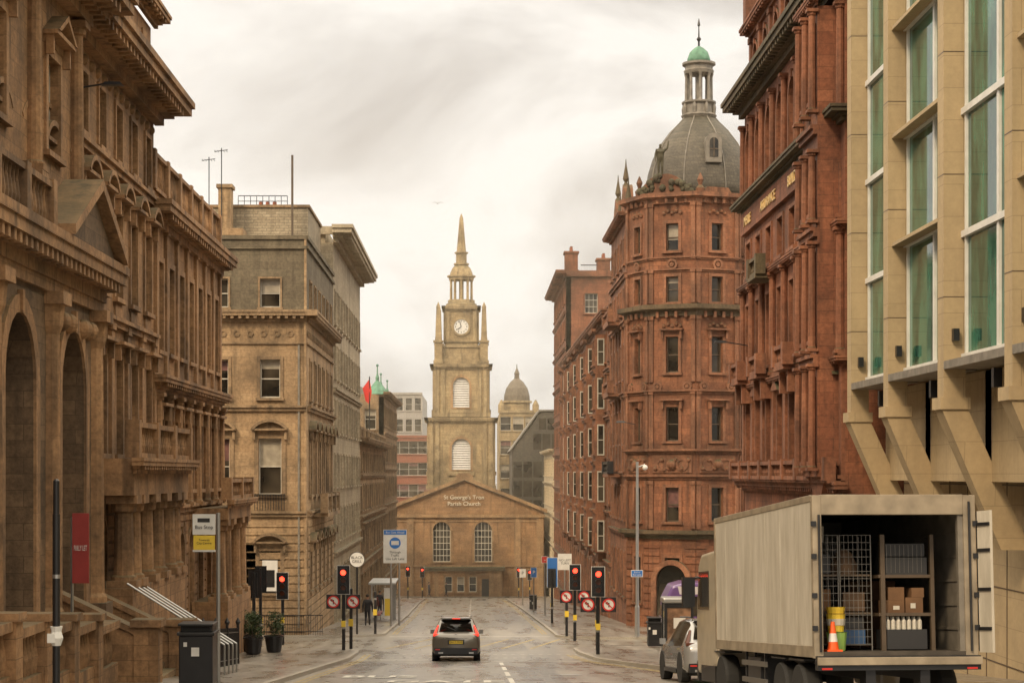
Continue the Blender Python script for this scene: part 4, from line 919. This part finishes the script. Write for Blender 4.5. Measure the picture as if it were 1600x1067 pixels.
bin_(-6.4,44.6,1.45,.78); bin_(8.0,85,1.3,.6); bin_(4.9,158,1.2,.6)
b=B('stone_balustrade',(-8.7,38,g(38)),dict(stone=S_gold,trim=S_goldt)); b.fr=FL(-8.7)
y=20.
while y<46:
    z=g(y+1.3); b.box('stone',y,y+2.6,-.18,.18,z-1.2,z+.55); 
    b.box('trim',y,y+2.6,-.24,.24,z+1.38,z+1.56)
    for i in range(8): b.lathe('trim',(y+.35+i*.28,0,z+.55),[(.07,0),(.11,.3),(.05,.7),(.09,.83)],7)
    b.box('stone',y-.27,y+.27,-.28,.28,z-1.2,z+1.75); b.box('trim',y-.33,y+.33,-.34,.34,z+1.75,z+1.9)
    y+=2.6
b.done()
b=B('entrance_steps',(-10,50,g(50)),dict(stone=S_gold,trim=S_goldt,steps=S_b3)); b.fr=ID
for yy in(47.2,52.6):
    z=g(yy)
    b.hexa('stone',[(-11,yy-.25,z-.5),(-7.9,yy-.25,z-.5),(-7.9,yy+.25,z-.5),(-11,yy+.25,z-.5)],[(-11,yy-.25,z+2.6),(-7.9,yy-.25,z+1.1),(-7.9,yy+.25,z+1.1),(-11,yy+.25,z+2.6)])
    b.hexa('trim',[(-11,yy-.31,z+2.6),(-7.85,yy-.31,z+1.1),(-7.85,yy+.31,z+1.1),(-11,yy+.31,z+2.6)],[(-11,yy-.31,z+2.76),(-7.85,yy-.31,z+1.26),(-7.85,yy+.31,z+1.26),(-11,yy+.31,z+2.76)])
    b.box('stone',-8.3,-7.7,yy-.32,yy+.32,z-.5,z+1.5); b.box('trim',-8.38,-7.62,yy-.4,yy+.4,z+1.5,z+1.68)
for i in range(9): b.box('steps',-11,-8.1-i*.32,47.5,52.3,g(50)+.0+i*.17,g(50)+.17+i*.17)
b.done()
b=B('handrail',(-8.5,55,g(55)),dict(rail=M_metal)); b.fr=ID
for k in range(4):
    yy=53.2+k*.9; z=g(yy)
    a=(-9.6,yy,z+2.65); c=(-6.9,yy,z+.95)
    b.rod('rail',a,c,.028,8); b.rod('rail',c,(c[0],yy,z+.1),.025,8); b.rod('rail',(-8.2,yy,z+1.75),(-8.2,yy,z+.1),.025,8)
b.done()
b=B('iron_fence',(-8.2,60,g(60)),dict(iron=M_black)); b.fr=ID
k=0
while 57.5+k*.14<66:
    yy=57.5+k*.14; z=g(yy); b.rod('iron',(-8.1,yy,z+.1),(-8.1,yy,z+1.35),.014,4); k+=1
for h in(.3,1.2): b.rod('iron',(-8.1,57.5,g(57.5)+h),(-8.1,66,g(66)+h),.025,4)
for yy in(57.5,60.3,63.1,66): b.lathe('iron',(-8.1,yy,g(yy)+.1),[(.05,0),(.05,1.35),(.09,1.45),(.01,1.6)],8)
b.done()
b=B('iron_fence',(-9,98,g(98)),dict(iron=M_black)); b.fr=ID
for k in range(30):
    x=-11.3+k*.12; z=g(99.6); b.rod('iron',(x,99.3,z+.1),(x,99.3,z+1.2),.014,4)
b.rod('iron',(-11.3,99.3,g(99)+1.15),(-7.8,99.3,g(99)+1.15),.03,4); b.rod('iron',(-11.3,99.3,g(99)+.3),(-7.8,99.3,g(99)+.3),.03,4)
b.done()
for x,y in((-8.95,78),(-8.3,79.8),(-9.4,80.5)):
    b=B('shrub_planter',(x,y,g(y)+.12),dict(pot=M_black,leaves=M_leaf,stems=M_dframe),local=True)
    b.lathe('pot',(0,0,0),[(.24,0),(.3,.05),(.38,.62),(.42,.64),(.42,.7),(.36,.7),(.35,.62)],16)
    for i in range(5): b.rod('stems',(random.uniform(-.1,.1),random.uniform(-.1,.1),.6),(random.uniform(-.3,.3),random.uniform(-.3,.3),1.3),.015,4)
    cl=[(random.uniform(-.3,.3),random.uniform(-.3,.3),random.uniform(.8,1.55),random.uniform(.15,.28)) for _ in range(14)]
    for cx_,cy_,cz_,r in cl:
        for _ in range(70):
            d=Vector((random.gauss(0,1),random.gauss(0,1),random.gauss(0,1))).normalized()*r*random.random()**.4
            p=Vector((cx_,cy_,cz_))+d; q=Vector((random.gauss(0,1),random.gauss(0,1),random.gauss(0,1))).normalized(); s_=q.orthogonal().normalized()*.045; t_=q.cross(s_)*.5
            b.add('leaves',[tuple(p-s_),tuple(p-t_),tuple(p+s_),tuple(p+t_)],[(0,1,2,3)])
    b.done()
b=B('bus_shelter',(-5.9,127,g(127)+.12),dict(frame=M_metal,panes=M_glass,roof=M_metal,advert=M_white,seat=M_red,poster=M_yel),local=True)
for x in(-.7,.6):
    for y in(-2.6,0,2.6): b.box('frame',x-.05,x+.05,y-.05,y+.05,-.3,2.5)
b.box('roof',-.9,.85,-2.9,2.9,2.5,2.62); b.box('panes',-.68,-.66,-2.5,2.5,.3,2.3); b.box('advert',.1,.58,-2.68,-2.66,.3,2.3); b.box('poster',.15,.5,-2.7,-2.682,.5,1.6); b.box('seat',-.5,-.2,-1.8,1.8,.45,.5); b.box('frame',-.38,-.32,-1.7,-1.6,-.1,.45); b.box('frame',-.38,-.32,1.6,1.7,-.1,.45)
b.done()
b=B('advert_kiosk',(7.75,73,g(73)+.12),dict(frame=M_black,glass=M_glass,poster=plain('poster',(.35,.2,.12),.3,noise=.7),roof=M_metal,screen=M_white),local=True)
for x in(-.5,.5):
    for y in(-.5,.5): b.box('frame',x-.05,x+.05,y-.05,y+.05,0,2.15)
b.box('roof',-.6,.6,-.6,.6,2.15,2.35); b.box('frame',-.45,.45,-.52,-.48,.0,.35); b.box('poster',-.45,.45,-.5,-.49,.6,2.0); b.box('frame',-.45,.45,-.53,-.48,1.98,2.14); b.box('glass',-.52,-.5,-.45,.45,.3,2.1); b.box('glass',.5,.52,-.45,.45,.3,2.1); b.box('screen',-.2,.25,-.52,-.505,1.2,1.6); b.box('frame',-.45,.45,.3,.5,0,2.1); b.bev['roof']=.05
b.done()
# ------------------------------------------------------------------ vehicles
def wheel(b,x,y,z,r,w):
    b.lathe('tyres',(x-w/2,y,z),[(r*.6,0),(r*.93,.0),(r,w*.18),(r,w*.82),(r*.93,w),(r*.6,w)],24,axis='x')
    b.lathe('rims',(x-w/2+.01,y,z),[(r*.6,.02),(r*.55,.03),(r*.2,.06),(r*.2,w-.08),(r*.55,w-.05),(r*.6,w-.03)],16,axis='x')
def car(name,x,y,rz,paint,plate,lit=True,dz=.004):
    sl_=(g(y+3)-g(y-3))/6
    b=B(name,(x,y,g(y)+dz),dict(body=paint,windows=M_glass,trim=M_black,tyres=M_rub,rims=M_metal,lights=M_tail if lit else M_lens,head=M_white,plate=M_yel,chrome=M_metal,under=M_rub,reflector=M_red,spoiler=paint,mirrors=paint,badge=M_metal),rot=(math.atan(sl_),0,rz),local=True)
    S=[(0,.42,.78,.98,.82,.74),(.06,.32,.82,1.04,.89,.78),(.20,.28,.9,1.10,.925,.80),(.28,.27,.95,1.14,.93,.79),(.62,.26,.96,1.56,.93,.66),(.85,.26,.96,1.645,.93,.64),(1.6,.26,.95,1.685,.93,.64),(2.4,.26,.94,1.655,.93,.64),(2.75,.26,.94,1.58,.925,.62),(3.45,.26,.96,1.09,.925,.66),(3.6,.26,.93,1.04,.92,.7),(4.25,.28,.8,.93,.9,.68),(4.5,.32,.62,.78,.84,.6),(4.6,.4,.55,.66,.72,.5)]
    rings=[]
    for (yy,zb,zbelt,zr,w,wr) in S:
        h=[(w*.9,zb),(w,zb+.12),(w*1.0,(zb+zbelt)/2),(w*.985,zbelt),(wr+(w-wr)*.5,zbelt+(zr-zbelt)*.5),(wr,zr-.06),(wr*.8,zr)]
        rings.append([(a,yy-2.3,z) for a,z in h]+[(-a,yy-2.3,z) for a,z in reversed(h)])
    n=14; bodyf=[];glf=[]
    pts=[p for r_ in rings for p in r_]
    for k in range(len(S)-1):
        for i in range(n):
            fce=(k*n+i,k*n+(i+1)%n,(k+1)*n+(i+1)%n,(k+1)*n+i)
            glass=(i in(3,4,8,9) and 4<=k<=7) or (k==8 and i in(5,6,7))
            (glf if glass else bodyf).append(fce)
    bodyf+= [tuple(range(n-1,-1,-1)),tuple(range((len(S)-1)*n,len(S)*n))]
    b.add('body',pts,bodyf); b.add('windows',pts,glf); b.smooth|={'body','windows','tyres'}
    b.hexa('windows',[(-.66,-2.045,1.15),(.66,-2.045,1.15),(.66,-2.0,1.15),(-.66,-2.0,1.15)],[(-.55,-1.715,1.555),(.55,-1.715,1.555),(.55,-1.67,1.555),(-.55,-1.67,1.555)])
    for sx_ in(-1,1):
        for yy in(-1.45,1.3):
            b.lathe('under',(sx_*.84-.095,yy,.40),[(.41,0),(.41,.19)],20,axis='x') ; wheel(b,sx_*.80,yy,.35,.35,.25)
        b.box('trim',*sorted((sx_*.91,sx_*.95)),-1,.9,.26,.36)
        m=[(sx_*.9,.85,.98),(sx_*1.06,.85,.98),(sx_*1.06,.95,.98),(sx_*.9,1.0,.98)]; b.hexa('mirrors',m,[(a,c_,z+.16) for a,c_,z in m])
        b.box('lights',*sorted((sx_*.62,sx_*.88)),-2.20,-2.08,.97,1.05)
        b.hexa('lights',[(sx_*.78,-2.10,1.05),(sx_*.88,-2.10,1.05),(sx_*.88,-1.98,1.05),(sx_*.78,-1.98,1.05)],[(sx_*.675,-1.80,1.38),(sx_*.71,-1.80,1.38),(sx_*.72,-1.72,1.38),(sx_*.675,-1.72,1.38)])
        b.box('head',*sorted((sx_*.5,sx_*.8)),2.05,2.22,.66,.78)
        b.box('chrome',*sorted((sx_*.5,sx_*.68)),-2.325,-2.27,.3,.36)
        b.rod('trim',(sx_*.58,-1.3,1.71),(sx_*.58,.3,1.72),.02)
        b.box('reflector',*sorted((sx_*.62,sx_*.8)),-2.325,-2.27,.44,.48)
    b.box('trim',-.84,.84,-2.315,-2.1,.28,.52); b.box('plate',-.26,.26,-2.34,-2.31,.68,.80); b.box('chrome',-.45,.45,-2.30,-2.2,.87,.90); b.box('trim',-.32,.32,-2.31,-2.28,.65,.84); b.box('badge',-.06,.06,-2.26,-2.19,.97,1.05)
    b.text('plate_text',plate,(0,-2.345,.74),.115,M_blk,ext=.001)
    b.box('spoiler',-.6,.6,-1.84,-1.5,1.62,1.66); b.box('lights',-.16,.16,-1.86,-1.842,1.62,1.65)
    b.rod('trim',(0,-2.06,1.18),(-.35,-1.93,1.32),.012)
    b.box('under',-.75,.75,-2.1,2.1,.2,.3)
    b.done()
P_grey=plain('grey_car_paint',(.17,.155,.135),.3,.5,coat=.8); P_white=plain('silver_car_paint',(.30,.30,.30),.25,.4,coat=.8)
car('suv_car',-.68,76.5,0,P_grey,'SA17 MVE')
car('parked_car',6.25,52,R(4),P_white,'SG66 KPL',lit=False)
tp=math.atan(.072)
P_box,nt,bs=newmat('dirty_white_panel'); tc=N(nt,'ShaderNodeTexCoord'); mp=N(nt,'ShaderNodeMapping'); mp.inputs['Scale'].default_value=(1.5,1.5,.35); nt.links.new(tc.outputs['Object'],mp.inputs[0]); nz=N(nt,'ShaderNodeTexNoise',i_Scale=1.8,i_Detail=5.0,i_Roughness=.65); nt.links.new(mp.outputs[0],nz.inputs['Vector'])
nt.links.new(ramp(nt,nz.outputs['Fac'],.35,.7,(.40,.365,.30,1),(.60,.56,.485,1)),bs.inputs['Base Color']); bs.inputs['Roughness'].default_value=.5
P_cab=plain('cab_paint',(.48,.42,.32),.35,noise=.2,coat=.4)
b=B('delivery_truck',(6.5,29.4,g(29.4)+.004),dict(box=P_box,frame=plain('truck_frame',(.36,.30,.22),.5,noise=.4),inside=plain('box_lining',(.24,.215,.18),.6,noise=.4),floor=plain('truck_floor',(.09,.075,.06),.7,noise=.5),chassis=M_black,tyres=M_rub,rims=M_lead,cab=P_cab,windows=M_glass,wire=M_wire,crate=plain('black_crate',(.03,.03,.032),.5),cardboard=plain('cardboard',(.20,.105,.05),.8,noise=.4),bottles=plain('milk_bottles',(.55,.52,.45),.4),bucket=M_yel,cone=M_orange,cone_band=M_white,lights=M_red,amber=M_orange,mirrors=M_black,shelf=M_dframe,bag=plain('brown_sack',(.14,.085,.05),.8,noise=.5),greenbin=plain('green_plastic',(.3,.5,.12),.5),bluecrate=plain('blue_crate',(.04,.10,.22),.5)),rot=(-tp,0,R(4.2)),local=True)
b.fr=ID; W=1.27; Lb=7.6; zf=1.18; zt=3.58
b.box('box',-W,-W+.05,.12,Lb,zf,zt-.06); b.box('box',W-.05,W,.12,Lb,zf,zt-.06); b.box('box',-W,W,.12,Lb,zt-.06,zt); b.box('box',-W+.05,W-.05,Lb-.05,Lb,zf,zt-.06)
b.box('floor',-W+.05,W-.05,.0,Lb-.05,zf-.06,zf)
b.box('inside',-W+.05,-W+.07,.12,Lb-.06,zf,zt-.08); b.box('inside',W-.07,W-.05,.12,Lb-.06,zf,zt-.08); b.box('inside',-W+.07,W-.07,Lb-.07,Lb-.055,zf,zt-.08); b.box('inside',-W+.07,W-.07,.12,Lb-.07,zt-.08,zt-.065)
b.box('frame',-W-.012,-W+.13,-.02,.12,zf-.1,zt); b.box('frame',W-.18,W+.012,-.02,.12,zf-.1,zt); b.box('frame',-W+.13,W-.18,-.02,.12,zt-.30,zt+.01)
b.box('inside',W-.26,W-.18,.02,.12,zf,zt-.3)
for sx_ in(-1,1):
    b.box('frame',*sorted((sx_*(W+.012),sx_*(W-.02))),.121,Lb+.01,zt-.09,zt+.012); b.box('frame',*sorted((sx_*(W+.014),sx_*(W-.02))),.121,Lb+.01,zf-.09,zf+.09); b.box('frame',*sorted((sx_*(W+.016),sx_*(W-.02))),Lb-.09,Lb+.02,zf-.085,zt)
    for i in range(1,7): b.box('box',*sorted((sx_*(W+.003),sx_*W)),i*1.1,i*1.1+.012,zf+.09,zt-.09)
    for z in(1.5,2.0,2.6,3.1): b.box('chassis',*sorted((sx_*(W-.04),sx_*(W+.04))),-.05,-.02,z,z+.08)
b.rod('chassis',(-W+.08,-.05,zf),(-W+.08,-.05,zt-.3),.018); b.rod('chassis',(W-.1,-.05,zf),(W-.1,-.05,zt-.1),.018)
b.hexa('box',[(W+.03,-.03,zf-.02),(W+.07,-.03,zf-.02),(W+.16,-.35,zf-.02),(W+.12,-.35,zf-.02)],[(W+.03,-.03,zt-.25),(W+.07,-.03,zt-.25),(W+.16,-.35,zt-.25),(W+.12,-.35,zt-.25)])
for z in(1.5,2.1,2.7,3.1): b.hexa('chassis',[(W+.01,-.05,z),(W+.03,-.05,z),(W+.12,-.35,z),(W+.10,-.35,z)],[(W+.01,-.05,z+.05),(W+.03,-.05,z+.05),(W+.12,-.35,z+.05),(W+.10,-.35,z+.05)])
b.rod('chassis',(W+.05,.02,zf),(W+.05,.02,zt-.25),.02)
b.box('chassis',-W,W,-.16,.0,zf-.28,zf-.061); b.box('frame',-W-.01,W+.01,-.22,-.16,zf-.2,zf-.08); b.box('chassis',-W+.1,W-.1,-.1,0,.42,.6); b.box('chassis',-.5,-.35,-.06,.3,.6,.9); b.box('chassis',.35,.5,-.06,.3,.6,.9)
for sx_ in(-1,1):
    b.box('lights',*sorted((sx_*(W-.06),sx_*(W-.22))),-.18,-.161,zf-.27,zf-.24)
    b.box('lights',*sorted((sx_*(W-.1),sx_*(W-.45))),-.12,-.1,.46,.56)
    b.box('chassis',*sorted((sx_*.36,sx_*.46)),.0,Lb+1.5,.75,1.0)
    for z in(.55,.85): b.box('wire',*sorted((sx_*(W-.06),sx_*(W-.02))),3.5,5.4,z,z+.09)
    for y in(3.7,4.5,5.2): b.box('chassis',*sorted((sx_*(W-.1),sx_*(W-.06))),y,y+.07,.5,1.1)
    for y in(1.3,2.55,7.4): wheel(b,sx_*(W-.19),y,.49,.49,.3); b.box('chassis',*sorted((sx_*(W-.02),sx_*(W-.35))),y-.5,y+.5,1.02,1.05)
b.box('chassis',-W+.05,-W+.5,4.0,5.0,.5,1.0); b.box('cab',W-.5,W-.07,3.6,5.3,.5,1.0)
fr0=b.fr; b.fr=lambda u,w,z:(w,u,z)
b.prism('cab',[(7.8,.75),(9.75,.55),(9.85,.9),(9.85,1.75),(9.6,2.75),(9.3,2.95),(7.8,3.0)],-1.22,1.22)
b.prism('windows',[(8.5,1.85),(9.62,1.85),(9.48,2.6),(8.5,2.6)],-1.235,-1.221); b.prism('windows',[(8.5,1.85),(9.62,1.85),(9.48,2.6),(8.5,2.6)],1.221,1.235)
b.fr=fr0
b.hexa('windows',[(-1.1,9.83,1.8),(1.1,9.83,1.8),(1.1,9.88,1.8),(-1.1,9.88,1.8)],[(-1.05,9.6,2.68),(1.05,9.6,2.68),(1.05,9.65,2.68),(-1.05,9.65,2.68)])
b.box('chassis',-1.2,1.2,9.8,9.95,.4,.8); b.hexa('cab',[(-1,8.0,3.0),(1,8.0,3.0),(1,9.1,3.0),(-1,9.1,3.0)],[(-1,7.85,3.5),(1,7.85,3.5),(1,8.2,3.5),(-1,8.2,3.5)])
for sx_ in(-1,1): b.box('mirrors',*sorted((sx_*1.3,sx_*1.55)),9.55,9.7,1.9,2.5); b.rod('mirrors',(sx_*1.2,9.6,2.5),(sx_*1.42,9.62,2.45),.025); b.box('lights',*sorted((sx_*1.0,sx_*1.2)),9.84,9.87,.9,1.05)
b.box('chassis',-1.22,1.22,8.0,9.4,.42,.74)
b.bev['cab']=.06; b.bev['frame']=.008
def cage(x0,x1,y0,y1,z0,z1,sp=.07):
    for x in(x0,x1):
        for y in(y0,y1): b.rod('wire',(x,y,z0),(x,y,z1),.012)
    k=int((x1-x0)/sp)
    for i in range(k+1): x=x0+i*(x1-x0)/k; b.rod('wire',(x,y0,z0+.1),(x,y0,z1),.004,4)
    k=int((z1-z0)/.12)
    for i in range(k+1): z=z0+.1+i*(z1-z0-.1)/k; b.rod('wire',(x0,y0,z),(x1,y0,z),.005,4); b.rod('wire',(x0,y0,z),(x0,y1,z),.005,4); b.rod('wire',(x1,y0,z),(x1,y1,z),.005,4)
    b.box('floor',x0,x1,y0,y1,z0+.08,z0+.1)
cage(-1.14,-.65,.9,1.6,zf,3.0); cage(-.62,-.12,.9,1.6,zf,3.0); cage(-1.1,-.2,2.2,2.9,zf,2.9)
for z in(1.75,2.35,): b.box('shelf',-1.14,-.12,.92,1.6,z,z+.03)
b.box('shelf',-.02,.05,.7,.78,zf,3.0); b.box('shelf',.78,.84,.7,.78,zf,3.0); 
for z in(1.72,2.32): b.box('shelf',-.05,.84,.72,1.5,z,z+.05)
b.box('crate',.07,.74,.75,1.3,2.37,2.64); b.box('crate',.09,.72,.8,1.3,2.66,2.86); b.box('crate',.06,.7,.68,1.3,zf+.02,zf+.33)
for i in range(9): b.box('wire',.09+i*.07,.095+i*.07,.742,.75,2.4,2.84)
for (x,z,w,h) in((.08,1.77,.3,.2),(.4,1.77,.28,.24),(.12,1.972,.26,.2),(.5,2.012,.2,.15)): b.box('cardboard',x,x+w,.8,1.2,z,z+h)
b.box('bottles',.2,.3,.796,.8,1.82,1.88); b.box('bottles',.48,.56,.796,.8,1.84,1.92)
for i in range(7):
    for j in range(2): b.lathe('bottles',(.11+i*.085,.8+j*.1,zf+.33),[(.036,0),(.036,.13),(.015,.17),(.015,.2)],8)
b.lathe('bucket',(-.78,.6,zf+.3),[(.12,0),(.15,.28),(.16,.28)],14); b.lathe('greenbin',(-.77,.6,zf+.005),[(.13,0),(.16,.28),(.17,.29)],14); b.lathe('bucket',(-.78,.6,zf+.585),[(.13,0),(.155,.1)],14); b.lathe('bottles',(-.78,.6,zf+.4),[(.14,0),(.153,.1)],14)
b.lathe('bag',(-.5,1.1,2.38),[(.2,0),(.22,.15),(.12,.35),(.05,.4)],10); b.lathe('bag',(-.9,1.1,1.28),[(.2,0),(.22,.2),(.12,.4),(.05,.46)],10); b.lathe('bottles',(-.95,1.2,2.9),[(.15,0),(.16,.25)],12)
b.box('bluecrate',-.6,-.2,1.0,1.4,1.28,1.5); b.box('crate',-.58,-.22,1.0,1.4,1.52,1.7); b.box('bag',-.55,-.2,1.0,1.4,1.8,2.1); b.box('cardboard',-1.1,-.75,1.0,1.4,1.8,2.15); b.box('crate',-1.1,-.75,1.0,1.4,2.4,2.7)
b.box('cone',-1.04,-.8,.14,.38,zf,zf+.03); b.lathe('cone',(-.92,.26,zf+.03),[(.09,0),(.075,.12)],14); b.lathe('cone_band',(-.92,.26,zf+.15),[(.075,0),(.055,.13)],14); b.lathe('cone',(-.92,.26,zf+.28),[(.055,0),(.03,.18)],14)
for i in range(5): b.box('inside',W-.09,W-.07,.3,6,1.5+i*.38,1.54+i*.38)
b.box('cardboard',.1,.9,3,4,zf,2.3); b.box('crate',-1,-.3,4,5,zf,2.4)
b.done()
P_pur=plain('purple_paint',(.13,.07,.22),.3,coat=.5); P_grn=plain('green_paint',(.10,.33,.08),.3,coat=.5)
b=B('city_bus',(9.2,93.5,g(93.5)+.004),dict(body=plain('bus_white',(.55,.53,.55),.35,coat=.4),purple=P_pur,green=P_grn,windows=M_glass,tyres=M_rub,rims=M_metal,lights=M_white,trim=M_black),local=True)
b.fr=lambda u,w,z:(u,-w,z)
b.prism('purple',[(0,.35),(10.5,.35),(10.5,2.75),(.9,2.95),(.35,2.8),(.05,2.2),(-.05,1.2)],-1.25,1.25); b.bev['purple']=.12
b.prism('windows',[(1.4,1.35),(10.2,1.35),(10.2,2.3),(1.1,2.3),(.75,1.35)],1.251,1.27); b.prism('green',[(.3,.5),(5,.5),(3.5,1.2),(.2,1.2)],1.251,1.262)
b.prism('body',[(.6,2.78),(10.3,2.62),(10.3,2.4),(.7,2.4)],1.251,1.262)
b.fr=ID; b.hexa('windows',[(-.09,-1.1,1.3),(-.02,-1.1,1.3),(-.02,1.1,1.3),(-.09,1.1,1.3)],[(.12,-1.05,2.3),(.22,-1.05,2.3),(.22,1.05,2.3),(.12,1.05,2.3)])
b.box('green',-.09,-.06,-1.1,1.1,.5,.9); b.box('lights',-.11,-.08,-1.1,-.8,.75,.95); b.box('lights',-.11,-.08,.8,1.1,.75,.95)
for x in(1.9,3.4,5,6.6,8.2): b.box('trim',x,x+.1,-1.275,-1.27,1.35,2.3)
for x in(2.2,8): 
    for y in(-1.12,1.12): b.lathe('tyres',(x,y-.14,.46),[(.3,0),(.46,0),(.46,.28),(.3,.28)],20,axis='y'); b.lathe('rims',(x,y-.15,.46),[(.28,0),(.28,.3)],14,axis='y')
b.done()
b=B('seagull',(-2.9,155,21.8),dict(body=M_white,wings=M_white),local=True,scale=.8)
b.lathe('body',(0,-.25,0),[(.01,0),(.06,.08),(.08,.25),(.05,.42),(.01,.55)],8,axis='y')
for s in(-1,1): b.add('wings',[(0,-.08,.03),(s*.3,-.12,.13),(s*.7,.02,.02),(s*.3,.06,.12),(0,.1,.03)],[(0,1,3,4),(1,2,3)])
b.done()
# ------------------------------------------------------------------ haze filling the far street
hz=B('haze',(0,260,0),{}); hz.box('air',-70,70,95,520,-15.9,70); hz.done()
ho=[o for o in hz.e.children][0]; m=bpy.data.materials.new('haze_air'); m.use_nodes=True; nt=m.node_tree; nt.nodes.remove(nt.nodes['Principled BSDF'])
vs=N(nt,'ShaderNodeVolumeScatter'); vs.inputs['Color'].default_value=(1,.88,.68,1); vs.inputs['Density'].default_value=.0008; vs.inputs['Anisotropy'].default_value=.2
nt.links.new(vs.outputs[0],nt.nodes['Material Output'].inputs['Volume']); ho.data.materials.append(m)
# ------------------------------------------------------------------ sky, sun, camera
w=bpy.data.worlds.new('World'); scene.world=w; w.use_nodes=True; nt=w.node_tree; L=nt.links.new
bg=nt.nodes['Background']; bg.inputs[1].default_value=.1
sky=nt.nodes.new('ShaderNodeTexSky'); sky.sky_type='NISHITA'; sky.sun_disc=False
SE,SR=R(40),R(212); sky.sun_elevation=SE; sky.sun_rotation=SR
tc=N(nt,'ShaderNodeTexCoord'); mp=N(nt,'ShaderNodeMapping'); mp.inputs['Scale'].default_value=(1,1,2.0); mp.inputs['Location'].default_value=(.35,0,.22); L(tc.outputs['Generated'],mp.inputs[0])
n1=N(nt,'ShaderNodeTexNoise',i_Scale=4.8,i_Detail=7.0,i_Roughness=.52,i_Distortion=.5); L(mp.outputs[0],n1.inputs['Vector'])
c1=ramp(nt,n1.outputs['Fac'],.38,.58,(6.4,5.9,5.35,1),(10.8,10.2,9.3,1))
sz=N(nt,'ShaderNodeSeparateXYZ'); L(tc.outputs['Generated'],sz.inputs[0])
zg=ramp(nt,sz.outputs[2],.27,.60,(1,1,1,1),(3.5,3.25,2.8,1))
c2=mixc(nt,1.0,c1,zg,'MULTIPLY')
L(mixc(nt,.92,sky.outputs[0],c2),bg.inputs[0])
sd=bpy.data.lights.new('sun','SUN'); sd.energy=2.2; sd.angle=R(10); sd.color=(1,.76,.48)
so=bpy.data.objects.new('sun',sd); scene.collection.objects.link(so)
d=Vector((math.sin(SR)*math.cos(SE),math.cos(SR)*math.cos(SE),math.sin(SE))); so.rotation_euler=d.to_track_quat('Z','Y').to_euler(); so.location=d*60
cd=bpy.data.cameras.new('camera'); cam=bpy.data.objects.new('camera',cd); scene.collection.objects.link(cam); scene.camera=cam
cd.sensor_width=36; cd.lens=67.5; cd.shift_x=60/1600; cd.shift_y=206.5/1600; cd.clip_start=.3; cd.clip_end=5000
cam.location=(0,0,0); cam.rotation_euler=(R(90),0,0)
scene.view_settings.view_transform='Standard'; scene.view_settings.look='None'; scene.view_settings.exposure=0
